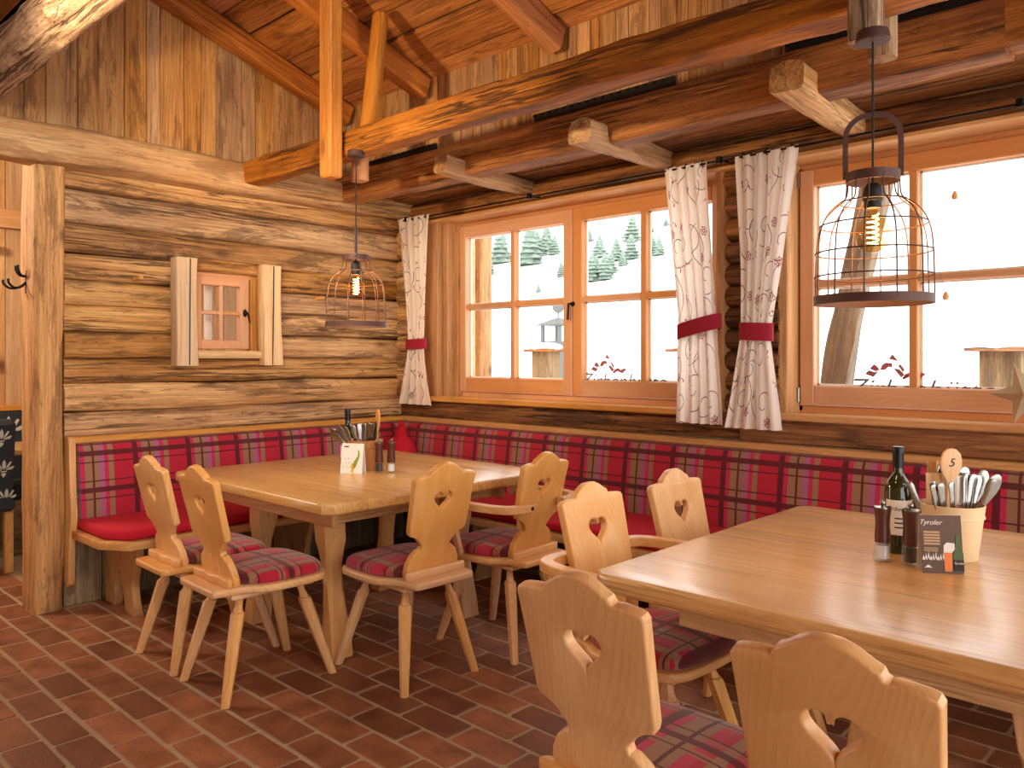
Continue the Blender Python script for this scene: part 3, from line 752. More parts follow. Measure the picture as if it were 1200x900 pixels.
# ------------------------------------------------------------------ chairs
def heart(cx, cz, w, n=36):
    return [(cx + w * 16 * math.sin(t) ** 3 / 32, cz + w * (13 * math.cos(t) - 5 * math.cos(2 * t) - 2 * math.cos(3 * t) - math.cos(4 * t)) / 32) for t in [2 * math.pi * i / n for i in range(n)]]
def make_chair(arms):
    c = empty('armchair' if arms else 'dining_chair', (0, 0, 0))
    # seat: narrow at the back, wide rounded front
    half = [(.0, -.268), (.125, -.268), (.150, -.255), (.157, -.22), (.160, -.17), (.178, -.125), (.207, -.09), (.218, -.03), (.218, .10), (.205, .17), (.165, .208), (.10, .222), (.0, .226)]
    hp = [(p.x, p.y) for p in smoothpts([(a, b, 0) for a, b in half], 3)]
    outl = hp + [(-x, y) for x, y in reversed(hp[1:-1])]
    link('seat', xf(plate_mesh([outl], .028, .008), T(0, 0, .416)), wood('pine', 'X'), c, smooth=40)
    # padded cushion, plaid
    base = [(.0, -.15), (.12, -.15), (.165, -.11), (.19, -.06), (.198, .0), (.198, .10), (.186, .165), (.15, .195), (.09, .207), (.0, .21)]
    bp2 = [(p.x, p.y) for p in smoothpts([(a, b, 0) for a, b in base], 3)]
    bo = bp2 + [(-x, y) for x, y in reversed(bp2[1:-1])]
    cx_, cy_ = 0, .03
    rings = [(.96, .430), (1.0, .436), (1.012, .448), (.995, .461), (.94, .471), (.80, .478), (.5, .484), (.2, .486)]
    vs_, fs = [], []; n = len(bo)
    for (s, z) in rings:
        for (x, y) in bo: vs_.append((cx_ + (x - cx_) * s, cy_ + (y - cy_) * s, z))
    for i in range(len(rings) - 1):
        for j in range(n): p, q = i * n + j, i * n + (j + 1) % n; fs.append((p, q, q + n, p + n))
    fs.append(tuple(reversed(range(n)))); fs.append(tuple(range((len(rings) - 1) * n, len(rings) * n)))
    link('seat_cushion', mk(vs_, fs), M_PL_C, c, smooth=70)
    # shaped back with heart cutout; outline in (x, height above seat)
    hb = [(.0, 0), (.128, 0), (.134, .02), (.130, .06), (.112, .095), (.088, .115), (.076, .118), (.073, .130), (.080, .142), (.088, .150), (.098, .162), (.118, .176), (.140, .184), (.146, .20),
          (.150, .30), (.155, .40), (.156, .415), (.150, .424), (.138, .428), (.100, .432), (.088, .430), (.082, .434), (.078, .444), (.066, .450), (.045, .464), (.022, .474), (.0, .476)]
    outl = hb + [(-x, y) for x, y in reversed(hb[1:-1])]
    me = plate_mesh([outl, heart(0, .322, .088)], .030, .006, 2)
    TILT = 13.5
    Mb = T(0, -.158, .428) @ RX(90 + TILT) @ T(0, 0, 0)
    link('backrest', xf(me, Mb), wood('pine', 'Z'), c, smooth=35)
    # low shaped foot that the back is let into
    fo = [(p.x, p.y) for p in smoothpts([(-.135, -.046, 0), (-.06, -.040, 0), (.0, -.050, 0), (.06, -.040, 0), (.135, -.046, 0), (.152, -.028, 0), (.128, -.006, 0), (.09, .004, 0), (-.09, .004, 0), (-.128, -.006, 0), (-.152, -.028, 0)], 4, True)]
    link('back_foot', xf(plate_mesh([fo], .034, .007), T(0, -.166, .445)), wood('pine', 'X'), c, smooth=40)
    for x_ in (-.105, .105):
        box('cleat', (x_ - .045, -.19, .378), (x_ + .045, .17, .402), wood('pine', 'Y'), c, bev=.006)
    # octagonal splayed legs with a turned neck
    for sx in (-1, 1):
        for (yt, yb) in ((-.135, -.232), (.12, .232)):
            a = Vector((sx * .105, yt, .385)); b = Vector((sx * .182, yb, 0))
            rr = [(0, .0175), (.05, .0150), (.09, .0145), (.13, .0165), (.155, .0190), (.165, .0250), (.185, .0270), (.6, .0235), (1, .0175)]
            vs_, fs = [], []; n = 8
            for (s, r_) in rr:
                p = a.lerp(b, s)
                for j in range(n): an = 2 * math.pi * (j + .5) / n; vs_.append((p.x + r_ * math.cos(an), p.y + r_ * math.sin(an), p.z))
            for i in range(len(rr) - 1):
                for j in range(n): p, q = i * n + j, i * n + (j + 1) % n; fs.append((q, p, p + n, q + n))
            fs.append(tuple(range(n))); fs.append(tuple(reversed(range((len(rr) - 1) * n, len(rr) * n))))
            link('leg', mk(vs_, fs), wood('pine', 'Z'), c, smooth=30)
    if arms:
        for sx in (-1, 1):
            path = smoothpts([(sx * .10, -.262, .660), (sx * .17, -.262, .661), (sx * .235, -.235, .662), (sx * .265, -.16, .663), (sx * .272, -.04, .664), (sx * .262, .07, .664), (sx * .235, .15, .664)], 5)
            link('arm', sweep_mesh(path, [(-.022, -.013), (-.019, -.016), (.019, -.016), (.022, -.013), (.022, .013), (.019, .016), (-.019, .016), (-.022, .013)]), wood('pine', 'Y'), c, smooth=40)
            bar('arm_support', (sx * .205, .07, .42), (sx * .248, .10, .652), .032, .024, wood('pine'), c, up=(1, 0, 0), bev=.004)
            link('screw', xf(lathe_mesh([(0, 0), (.008, 0), (.008, .004), (0, .005)], 10), RX(90)), M_BLACK, c, T(sx * .125, -.284, .66))
    return c
chair0 = make_chair(False); arm0 = make_chair(True)
GRP = 'carved heart-back chairs around the tables'
def place(src, first, loc, rz, label):
    o = src if first else copy_tree(src)
    o.location = (loc[0], loc[1], 0); o.rotation_euler = (0, 0, R(rz)); props(o, label, 'chair', GRP); return o
place(chair0, True, (1.125, -2.02), -1, 'heart-back pine chair standing nearer the bench end and wall post')
place(chair0, False, (1.568, -2.02), -1, 'heart-back pine chair between the bench-end chair and the table corner')
place(chair0, False, (1.93, -1.545), 88, 'armless heart-back pine chair at the corner table, back turned to the other table')
place(arm0, True, (2.00, -1.03), 92, 'heart-back armchair at the corner table, nearest the window bench')
place(arm0, False, (3.19, -1.585), -92, 'heart-back armchair at the five-spoon table, facing its corner')
place(chair0, False, (3.22, -1.12), -93, 'heart-back pine chair at the five-spoon table, near the window bench')
place(chair0, False, (3.60, -2.215), 0, 'heart-back pine chair pushed to the corner of the five-spoon table')
place(chair0, False, (4.085, -2.235), 1, 'heart-back pine chair at the middle of the five-spoon table edge')

# ------------------------------------------------------------------ pendant cage lamps
def make_lamp(rot=0.):
    l = empty('cage_lamp', (0, 0, 0))
    def ring(name, r, z, w, h, seg=48):
        path = [(r * math.cos(2 * math.pi * i / seg), r * math.sin(2 * math.pi * i / seg), z) for i in range(seg)]
        return link(name, sweep_mesh(path, rect(w, h), True), M_RUST, l, smooth=40)
    ring('bottom_rim', .150, .0, .004, .024)
    ring('top_ring', .067, .335, .004, .026)
    for (r, z) in ((.149, .065), (.147, .130), (.136, .205), (.085, .268)): 
        path = [(r * math.cos(2 * math.pi * i / 40), r * math.sin(2 * math.pi * i / 40), z) for i in range(40)]
        link('hoop', sweep_mesh(path, circ(.0022, 6), True), M_RUST, l, smooth=180)
    prof = [(.150, .0), (.149, .065), (.147, .13), (.141, .185), (.125, .228), (.098, .258), (.075, .275), (.068, .295), (.067, .335)]
    pp = smoothpts([(r, 0, z) for r, z in prof], 3)
    rib = sweep_mesh(pp, circ(.0022, 6), up=(0, 1, 0)); rib.materials.append(M_RUST)
    for i in range(12): link('rib', rib, None, l, RZ(30 * i + 11), smooth=180 if i == 0 else None)
    hp = smoothpts([(-.069, 0, .335), (-.069, 0, .44), (-.062, 0, .475), (-.036, 0, .50), (0, 0, .507), (.036, 0, .50), (.062, 0, .475), (.069, 0, .44), (.069, 0, .335)], 4)
    link('handle', xf(sweep_mesh(hp, rect(.014, .004), up=(0, 1, 0)), RZ(0)), M_RUST, l, RZ(rot))
    for s in (-1, 1): link('screw', lathe_mesh([(0, -.006), (.006, -.006), (.006, .006), (0, .006)], 10), M_STEEL, l, RZ(rot) @ T(s * .07, 0, .345) @ RY(90))
    link('socket', lathe_mesh([(0, .318), (.014, .318), (.022, .308), (.025, .295), (.025, .272), (.022, .268), (.022, .250), (0, .25)], 20), M_CABLE, l, smooth=35)
    bulb = link('bulb', lathe_mesh([(.014, .25), (.016, .238), (.026, .225), (.040, .205), (.0465, .182), (.044, .158), (.032, .140), (.015, .131), (0, .129)], 28), M_BULB, l, smooth=180)
    hel = [(.014 * math.cos(t), .014 * math.sin(t), .235 - .085 * t / (2 * math.pi * 6)) for t in [2 * math.pi * 6 * i / 90 for i in range(91)]]
    link('filament', sweep_mesh(hel, circ(.0016, 6)), M_FIL, bulb)
    return l
def hang(l, loc, top, label):
    l.location = loc; props(l, label, 'lamp', 'cage lamps over the tables')
    link('cord', sweep_mesh([(loc[0], loc[1], loc[2] + .315), (loc[0], loc[1], top)], circ(.0032, 8), up=(0, 1, 0)), M_CABLE, l)
    link('canopy', lathe_mesh([(0, 0), (.042, 0), (.045, .004), (.040, .03), (0, .03)], 24), M_RUST, l, T(loc[0], loc[1], top - .03), smooth=40)
    pl = bpy.data.lights.new('bulb_light', 'POINT'); pl.energy = 7; pl.color = (1, .66, .32); pl.shadow_soft_size = .03
    po = bpy.data.objects.new('bulb_light', pl); COL.objects.link(po); po.parent = l; po.location = (0, 0, .18)
l1 = make_lamp(140); hang(l1, (1.245, -1.31, 1.475), 2.348, 'rusty wire cage pendant with glowing bulb, hung before the log wall')
l2 = make_lamp(22); hang(l2, (3.785, -1.42, 1.462), 2.196, 'rusty wire cage pendant with glowing bulb, hung before the second window')

# ------------------------------------------------------------------ curtains and rod
rod = empty('curtain_rod', (2.5, -.1, 2.285), label='thin black iron curtain rod along the window wall', cat='curtain rod')
link('rod', sweep_mesh([(.12, -.10, 2.285), (6, -.10, 2.285)], circ(.0055, 8)), M_BLACK, rod, smooth=180)
for x in (.16, 1.33, 2.60, 3.88, 5.2):
    bar('bracket', (x, -.115, 2.287), (x, -.0, 2.30), .012, .014, M_BLACK, rod); box('bracket_clip', (x - .012, -.118, 2.272), (x + .012, -.09, 2.306), M_BLACK, rod)
def curtain(name, zs, folds, label, cloth, seed, pull):
    """zs: rows (z, x_left, x_right, fold depth)"""
    nu = 90; rows = [Vector(r) for r in zs]; sm = smoothpts([(r[0], r[1], r[2]) for r in zs], 6); dp = smoothpts([(r[0], r[3], 0) for r in zs], 6)
    vs_, fs, uv = [], [], []; random.seed(seed); ph = random.random() * 6
    for i, (a, d) in enumerate(zip(sm, dp)):
        z, x0, x1 = a; dep = d[1]
        for j in range(nu + 1):
            t = j / nu
            tt = t + .03 * math.sin(t * 7 + ph) + .012 * noise.noise(Vector((t * 6, z * 1.4, seed)))
            f = math.sin(tt * folds * 2 * math.pi + ph); f2 = math.sin(tt * folds * 4.1 * math.pi + ph * 2)
            yv = -.105 + dep * (f * .8 + f2 * .25) + .012 * noise.noise(Vector((t * 3, z * 2, seed + 5)))
            xv = x0 + (x1 - x0) * t + dep * .35 * math.cos(tt * folds * 2 * math.pi + ph)
            zo = z + (.006 * f if i == 0 else 0)
            vs_.append((xv, yv, zo)); uv.append((t * cloth, z))
    n = nu + 1
    for i in range(len(sm) - 1):
        for j in range(nu): p = i * n + j; fs.append((p, p + 1, p + 1 + n, p + n))
    c = empty('curtain', ((zs[0][1] + zs[0][2]) / 2, -.105, zs[-1][0]), label=label, cat='curtain', group='vine print curtains')
    me = mk(vs_, fs, uv); o = link('cloth', me, M_CURT, c, smooth=180)
    tz, ta, tb_, hgt, sl = pull
    N = 32; path = []
    for i in range(N):
        an = 2 * math.pi * i / N; xx = (ta + tb_) / 2 + (tb_ - ta) / 2 * 1.03 * math.cos(an)
        path.append((xx, -.105 + .040 * math.sin(an), tz + sl * (xx - (ta + tb_) / 2)))
    link('tieback', sweep_mesh(path, rect(.004, hgt), True), M_BAND, c, smooth=60)
    for t in (.12, .5, .88):
        xx = zs[0][1] + (zs[0][2] - zs[0][1]) * t
        link('ring', sweep_mesh([(xx, -.10 + .014 * math.cos(q), 2.287 + .014 * math.sin(q)) for q in [2 * math.pi * k / 16 for k in range(16)]], circ(.003, 6), True, up=(1, 0, 0)), M_BLACK, c)
    return c
curtain('curtain', [(2.30, .05, .41, .012), (2.2, .075, .40, .020), (1.8, .14, .385, .020), (1.5, .175, .365, .016), (1.40, .175, .36, .014), (1.30, .165, .375, .018), (1.1, .11, .42, .024), (.985, .07, .45, .026)], 4.5, 'vine print curtain in the wall corner, tied with a crimson band', .75, 3, (1.405, .168, .368, .07, .03))
curtain('curtain', [(2.297, 2.285, 2.54, .012), (2.2, 2.30, 2.545, .020), (1.8, 2.345, 2.575, .020), (1.5, 2.372, 2.598, .016), (1.44, 2.376, 2.60, .014), (1.35, 2.37, 2.605, .018), (1.1, 2.365, 2.625, .022), (.975, 2.362, 2.635, .024)], 4.3, 'vine print curtain hanging against the wide window, tied with a crimson band', .7, 11, (1.465, 2.368, 2.606, .075, .22))
curtain('curtain', [(2.29, 2.69, 3.01, .014), (2.2, 2.698, 3.0, .022), (1.8, 2.72, 2.93, .022), (1.5, 2.722, 2.885, .016), (1.42, 2.720, 2.872, .014), (1.34, 2.708, 2.88, .018), (1.1, 2.665, 2.912, .024), (.965, 2.640, 2.928, .028)], 4.6, 'vine print curtain beside the second window, tied with a crimson band', .78, 23, (1.432, 2.714, 2.878, .085, -.05))
random.seed(21)

# ------------------------------------------------------------------ tableware
M_BOTTLE = NT('green_bottle_glass'); M_BOTTLE.base(C(34,40,12)); M_BOTTLE.set(Roughness=.06); M_BOTTLE.b.inputs['Coat Weight'].default_value = .6; M_BOTTLE = M_BOTTLE.m
M_FOIL = plain('black_foil', C(26,26,28), .35, .4)
M_LABEL = plain('paper_label', C(236,230,216), .7, bscale=60)
M_PEPPER = plain('dark_walnut', C(84,40,26), .35, bscale=40)
M_SALT = plain('salt_grains', C(236,234,230), .6, bump=.8, bscale=300)
M_PCORN = plain('peppercorns', C(60,48,42), .6, bump=1, bscale=260)
M_BUCKET = plain('cream_enamel', C(236,208,164), .35, bscale=8)
M_BUCKETW = wood('strut', 'Z')
M_INK = plain('dark_print', C(48,34,34), .7)
M_INKR = plain('red_print', C(176,60,56), .7)
M_CARD = plain('brown_card', C(98,72,58), .6, bscale=20)
M_CARDW = plain('white_card', C(238,234,226), .6, bscale=20)
M_NAP = plain('white_napkin', C(240,232,220), .85, bump=.2)
M_NAPB = plain('kraft_napkin', C(214,172,124), .85, bump=.2)
def bottle(loc, rz, label):
    b = empty('wine_bottle', loc, label=label, cat='bottle')
    prof = [(0, .0), (.033, .0), (.0365, .004), (.0365, .175), (.035, .19), (.028, .208), (.018, .222), (.0145, .235), (.0138, .262), (.0138, .30), (0, .30)]
    link('glass_body', lathe_mesh(prof, 32), M_BOTTLE, b, T(*loc), smooth=40)
    link('capsule', lathe_mesh([(.0140, .245), (.0148, .245), (.0148, .285), (.0158, .286), (.0158, .304), (.0145, .306), (0, .306)], 24), M_FOIL, b, T(*loc), smooth=40)
    n = 20; vs_, fs = [], []
    for i in range(n + 1):
        a = -1.25 + 2.5 * i / n
        for z in (.055, .155): vs_.append((.0371 * math.sin(a), -.0371 * math.cos(a), z))
    for i in range(n): fs.append((2 * i, 2 * i + 2, 2 * i + 3, 2 * i + 1))
    lb = link('paper_label', mk(vs_, fs), M_LABEL, b, T(*loc) @ RZ(rz), smooth=180)
    me = xf(text_mesh('Zirbenhütte', .017, .35), RX(90))
    for v in me.vertices:
        a = v.co.x / .0376; v.co = (.0376 * math.sin(a), -.0376 * math.cos(a), v.co.z)
    link('lettering', me, M_INK, lb, T(loc[0], loc[1], loc[2] + .125) @ RZ(rz))
    for q in range(3):
        me = mk([(.0375 * math.sin(a), -.0375 * math.cos(a), z) for z in (.075 + q * .013, .079 + q * .013) for a in [-.5 + i * .1 for i in range(11)]], [(i, i + 1, i + 12, i + 11) for i in range(10)])
        link('label_line', me, M_INK, lb, T(*loc) @ RZ(rz))
    return b
def mill(loc, fill, label):
    m = empty('spice_mill', loc, label=label, cat='spice mill', group=None)
    L = T(*loc)
    link('glass_base', lathe_mesh([(0, 0), (.024, 0), (.0255, .003), (.0235, .02), (.0205, .048), (.0205, .052), (0, .052)], 24), M_CLEAR, m, L, smooth=40)
    link('contents', lathe_mesh([(0, .008), (.018, .008), (.017, .03), (.016, .044), (0, .044)], 18), fill, m, L, smooth=40)
    link('wooden_body', lathe_mesh([(0, .052), (.0205, .052), (.0205, .075), (.0185, .10), (.0200, .128), (.0225, .143), (.0225, .147), (0, .147)], 24), M_PEPPER, m, L, smooth=40)
    link('cap_plate', lathe_mesh([(0, .147), (.0225, .147), (.0225, .150), (0, .151)], 24), M_STEEL, m, L, smooth=40)
    link('knob', lathe_mesh([(0, .15), (.004, .15), (.004, .155), (.0075, .158), (.0075, .163), (.005, .167), (0, .168)], 14), M_STEEL, m, L, smooth=60)
    return m
def bucket(loc, mat, label, r=.085, h=.152):
    b = empty('cutlery_pot', loc, label=label, cat='pot')
    L = T(*loc)
    link('pot_wall', lathe_mesh([(0, .0), (r * .76, 0), (r * .78, .004), (r * .93, h * .72), (r * 1.0, h), (r * .965, h + .001), (r * .90, h * .72), (r * .72, .02), (0, .02)], 40), mat, b, L, smooth=40)
    link('rim_band', lathe_mesh([(r * .96, h * .76), (r * .99, h * .77), (r * .985, h * .80), (r * .955, h * .80)], 40), mat, b, L, smooth=60)
    return b
def utensil(kind):
    """upright piece of cutlery, handle end up; origin at its lower end"""
    if kind == 'knife': outl = [(-.006, 0), (.006, 0), (.007, .10), (.009, .175), (.011, .195), (.008, .205), (0, .208), (-.008, .205), (-.011, .195), (-.009, .175), (-.007, .10)]
    elif kind == 'fork': outl = [(-.004, 0), (.004, 0), (.004, .08), (.008, .14), (.012, .178), (.012, .192), (.007, .203), (0, .206), (-.007, .203), (-.012, .192), (-.012, .178), (-.008, .14), (-.004, .08)]
    else: outl = [(-.003, 0), (.003, 0), (.004, .10), (.010, .135), (.017, .165), (.019, .185), (.016, .205), (.009, .217), (0, .221), (-.009, .217), (-.016, .205), (-.019, .185), (-.017, .165), (-.010, .135), (-.004, .10)]
    return xf(plate_mesh([outl], .0036, .0014), RX(90))
UT = {k_: utensil(k_) for k_ in ('knife', 'fork', 'spoon')}
for m_ in UT.values(): m_.materials.append(M_STEEL)
def wooden_spoon(loc, lean, num, label, s=1.0):
    o = empty('number_spoon', loc, label=label, cat='wooden spoon')
    pts = [(-.006, 0), (.006, 0), (.0065, .165), (.010, .180), (.022, .198), (.030, .22), (.0305, .238), (.025, .258), (.012, .271), (0, .273), (-.012, .271), (-.025, .258), (-.0305, .238), (-.030, .22), (-.022, .198), (-.010, .180), (-.0065, .165)]
    M = T(*loc) @ lean
    link('spoon', xf(plate_mesh([[(a * s, b * s) for a, b in pts]], .008, .003), RX(90)), wood('pine', 'Z'), o, M, smooth=40)
    if num: link('numeral', xf(text_mesh(num, .034, .25), T(0, -.0046, .222 * s) @ RX(90)), M_INK, o, M)
    return o
CA = FWD - 90           # turn that faces the camera
# -- second table
Z = .7405
bucket((3.92, -1.19, Z), M_BUCKET, 'cream pot of cutlery behind the brown beer card')
bottle((3.79, -1.228, Z), 32, 'dark wine bottle with cream label behind the two mills by the cream pot')
mill((3.792, -1.365, Z), M_SALT, 'salt mill with dark wooden top beside the wine bottle on the five-spoon table')
mill((3.862, -1.355, Z), M_PCORN, 'pepper mill with dark wooden top between salt mill and brown card')
wooden_spoon((3.906, -1.200, Z + .035), RZ(40) @ RY(4), '5', 'wooden spoon marked with the number five in the cream pot')
c0 = (3.92, -1.19)
random.seed(5)
lay = [('knife', -.052, -.02, -10), ('knife', -.045, -.03, -16), ('knife', -.034, -.036, -12), ('knife', -.058, .0, -22), ('knife', -.018, -.045, -6),
       ('spoon', .018, .03, 2), ('spoon', .028, .016, 8), ('spoon', .04, .03, 5), ('spoon', .046, .01, 16), ('spoon', .056, .02, 24), ('spoon', .012, .05, -3),
       ('fork', .024, -.02, 8), ('fork', .034, -.025, 14), ('fork', .044, -.02, 18), ('fork', .028, -.01, 11), ('fork', .05, -.008, 24)]
def to_world(c, a, b):      # a: across the view, b: away from it
    ca, sa = math.cos(R(43.35)), math.sin(R(43.35)); return (c[0] + a * ca - b * sa, c[1] + a * sa + b * ca)
for (kd, a, b, ln) in lay:
    p = to_world(c0, a * .72, b * .9)
    o = link({'knife': 'table_knife', 'fork': 'table_fork', 'spoon': 'table_spoon'}[kd], UT[kd], None, None, T(p[0], p[1], Z + (.035 if kd != 'knife' else .03)) @ RZ(43.35 + random.uniform(-18, 18)) @ RY(ln) @ RX(random.uniform(-4, 6)), smooth=40)
    if kd == 'knife': o.scale = (1, 1, .93)
    props(o, 'steel %s standing in the cream pot of cutlery' % {'knife': 'knife handle', 'fork': 'fork', 'spoon': 'spoon'}[kd], kd, 'steel %ss in the cream pot' % kd if kd != 'knife' else 'steel knives in the cream pot')
def napkin(loc, rz, w, h, mat, label, text=None, lean=0):
    o = empty('paper_napkin', loc, label=label, cat='napkin')
    vs_, fs = [], []; n = 8
    for sd in (0, 1):
        for i in range(n + 1):
            t = i / n; x = (t - .5) * w; dy = .006 * math.sin(t * 9) + sd * .003
            vs_ += [(x * .85, dy, 0), (x, dy, h)]
    m_ = 2 * (n + 1)
    for i in range(n):
        a = 2 * i; fs.append((a, a + 2, a + 3, a + 1)); fs.append((m_ + a, m_ + a + 1, m_ + a + 3, m_ + a + 2)); fs.append((a + 1, a + 3, m_ + a + 3, m_ + a + 1)); fs.append((a, m_ + a, m_ + a + 2, a + 2))
    fs.append((0, 1, m_ + 1, m_)); fs.append((2 * n, m_ + 2 * n, m_ + 2 * n + 1, 2 * n + 1))
    M = T(*loc) @ RZ(rz) @ RX(lean)
    link('paper', mk(vs_, fs), mat, o, M, smooth=30)
    if text: link('lettering', xf(text_mesh(text, .017, .35), T(0, -.009, h * .55) @ RX(90)), M_INKR, o, M)
    return o
p = to_world(c0, -.030, .02); napkin((p[0], p[1], Z + .03), 43, .062, .205, M_NAPB, 'striped kraft paper napkin in the cream pot, beside the knives')
p = to_world(c0, -.004, .015); napkin((p[0], p[1], Z + .03), 43, .05, .205, M_NAP, 'white paper napkin in the cream pot behind the number spoon', 'Zirbenhütte')
p = to_world(c0, .016, .004); napkin((p[0], p[1], Z + .03), 43, .062, .20, M_NAP, 'white printed napkin in the cream pot beside the spoons', 'hütte')
p = to_world(c0, -.02, .05); napkin((p[0], p[1], Z + .03), 43, .042, .235, M_NAPB, 'tall rounded kraft paper sleeve in the cream pot')
def tent_card(loc, rz, w, h, mat, label):
    o = empty('table_card', loc, label=label, cat='card'); M = T(*loc) @ RZ(rz)
    vs_ = [(-w/2, -.028, 0), (w/2, -.028, 0), (w/2, -.004, h), (-w/2, -.004, h)]
    th = .0016
    A = math.degrees(math.atan2(.024, h)); L = math.hypot(.024, h)
    link('front_leaf', xf(box_mesh(w, th, L), T(0, -.016, h / 2) @ RX(-A)), mat, o, M)
    link('back_leaf', xf(box_mesh(w, th, L), T(0, .010, h / 2) @ RX(A)), M_CARDW, o, M)
    return o, M @ T(0, -.0285, 0) @ RX(-A) @ RX(90)
M_ORG = plain('beer_orange', C(236,128,40), .5); M_GRNP = plain('bottle_green_print', C(70,92,34), .5); M_TANP = plain('tan_print', C(196,158,116), .6)
def printed(o, F, name, pts, mat, lift=.0016):
    link(name, xf(mk([(x, y, 0) for x, y in pts], [tuple(range(len(pts)))]), T(0, 0, lift)), mat, o, F)
o, Fm = tent_card((3.938, -1.372, Z), 34, .100, .148, M_CARD, 'brown folded beer card with an orange glass, leaning by the cream pot')
front = [c for c in children(o) if c.name.startswith('front_leaf')][0]
link('lettering', xf(text_mesh('Tyroler', .018, .3), T(-.026, .125, .0012)), M_CARDW, o, Fm)
for i in range(5): printed(o, Fm, 'text_line', [(-.044, .103 - i * .0075), (-.004, .103 - i * .0075), (-.004, .108 - i * .0075), (-.044, .108 - i * .0075)], M_TANP)
for i in range(3): printed(o, Fm, 'text_line', [(-.044, .064 - i * .004), (-.010, .064 - i * .004), (-.010, .066 - i * .004), (-.044, .066 - i * .004)], M_TANP)
printed(o, Fm, 'beer_glass', [(.004, .006), (.022, .006), (.024, .054), (.003, .054)], M_ORG)
printed(o, Fm, 'beer_foam', [(.003, .054), (.024, .054), (.031, .064), (.031, .078), (.012, .080), (.004, .072)], M_CARDW)
printed(o, Fm, 'beer_bottle', [(.026, .006), (.051, .006), (.051, .052), (.046, .068), (.044, .10), (.035, .10), (.033, .068), (.026, .052)], M_GRNP)
printed(o, Fm, 'bottle_label', [(.026, .008), (.051, .008), (.051, .036), (.026, .036)], M_INK, .002)
link('lettering', xf(text_mesh('Tyroler', .008, .3), T(.0385, .025, .0026)), M_CARDW, o, Fm)
for i in range(9):
    x = -.05 + i * .006; printed(o, Fm, 'mountain_print', [(x, .035 + .004 * (i % 3)), (x + .007, .033), (x + .004, .046 + .005 * ((i * 7) % 3)), (x + .002, .041)], M_CARDW)
printed(o, Fm, 'mountain_mark', [(-.046, .014), (-.037, .0145), (-.026, .014), (-.036, .022)], M_CARDW)
# -- first table
c1 = (1.252, -1.258)
bucket((c1[0], c1[1], Z), M_BUCKETW, 'orange wooden pot of cutlery on the corner table', r=.088)
bottle((1.145, -1.29, Z), 32, 'dark wine bottle beside the wooden pot on the corner table')
mill((1.395, -1.28, Z), M_PCORN, 'pepper mill beside the wooden pot on the corner table')
mill((1.430, -1.232, Z), M_SALT, 'salt mill standing outside the pepper mill on the corner table')
wooden_spoon((1.29, -1.215, Z + .035), RZ(-20) @ RY(5), None, 'tall wooden spoon turned edgewise in the wooden pot')
lay1 = [('spoon', -.05, .0, -38), ('spoon', -.045, .02, -30), ('fork', -.03, -.02, -22), ('fork', -.02, -.03, -12), ('fork', -.010, -.025, -6), ('fork', .0, -.03, -2), ('knife', .01, -.03, 2), ('fork', .016, -.02, 5), ('knife', .026, -.02, 9), ('spoon', .035, -.01, 10)]
for (kd, a, b, ln) in lay1:
    p = to_world(c1, a * .72, b * .9)
    o = link({'knife': 'table_knife', 'fork': 'table_fork', 'spoon': 'table_spoon'}[kd], UT[kd], None, None, T(p[0], p[1], Z + .03) @ RZ(43.35 + random.uniform(-18, 18)) @ RY(ln) @ RX(random.uniform(-4, 6)))
    props(o, 'steel %s standing in the wooden pot on the corner table' % kd, kd, 'steel %ss in the wooden pot' % kd if kd != 'knife' else 'steel knives in the wooden pot')
p = to_world(c1, .005, .03); napkin((p[0], p[1], Z + .03), 43, .10, .20, M_NAP, 'white paper napkin in the wooden pot on the corner table')
o, Fm = tent_card((1.305, -1.368, Z), 30, .115, .145, M_CARDW, 'white folded table card with a green bottle picture on the corner table')
printed(o, Fm, 'bottle_print', [(.006, .02), (.022, .03), (.040, .085), (.036, .115), (.030, .115), (.030, .085), (.012, .06)], plain('lime_print', C(140,160,50), .5))
printed(o, Fm, 'glass_print', [(.0, .004), (.012, .004), (.014, .05), (-.002, .05)], plain('yellow_print', C(228,184,60), .5))
for i in range(7): printed(o, Fm, 'scribble_print', [(-.045 + i * .006, .03 + .02 * ((i * 5) % 3)), (-.041 + i * .006, .03 + .02 * ((i * 5) % 3)), (-.043 + i * .006, .037 + .02 * ((i * 5) % 3))], M_INK)
printed(o, Fm, 'heading_print', [(-.045, .128), (-.02, .128), (-.02, .134), (-.045, .134)], M_INK)

# red knotted bundle lying on the bench in the corner
kn = empty('knotted_cushion', (.20, -.18, .472), label='red cushion with a knotted corner leaning in the bench corner', cat='cushion')
def blob(rx, ry, rz_, sd, n=20, m=14, wr=.12):
    vs_, fs = [], []
    for i in range(m + 1):
        th = math.pi * i / m
        for j in range(n):
            ph = 2 * math.pi * j / n; d = Vector((math.sin(th) * math.cos(ph), math.sin(th) * math.sin(ph), math.cos(th)))
            s = 1 + wr * noise.noise(d * 2.5 + Vector((sd, 0, 0)))
            vs_.append((d.x * rx * s, d.y * ry * s, d.z * rz_ * s))
    for i in range(m):
        for j in range(n): p, q = i * n + j, i * n + (j + 1) % n; fs.append((p, p + n, q + n, q))
    return mk(vs_, fs)
link('cushion_body', blob(.12, .11, .165, 3), M_RED, kn, T(.245, -.225, .615), smooth=180)
link('knot', blob(.045, .04, .05, 8, wr=.5), M_RED, kn, T(.235, -.215, .785), smooth=180)
link('knot_end', blob(.022, .018, .05, 12, wr=.4), M_RED, kn, T(.22, -.20, .83) @ RY(-15), smooth=180)

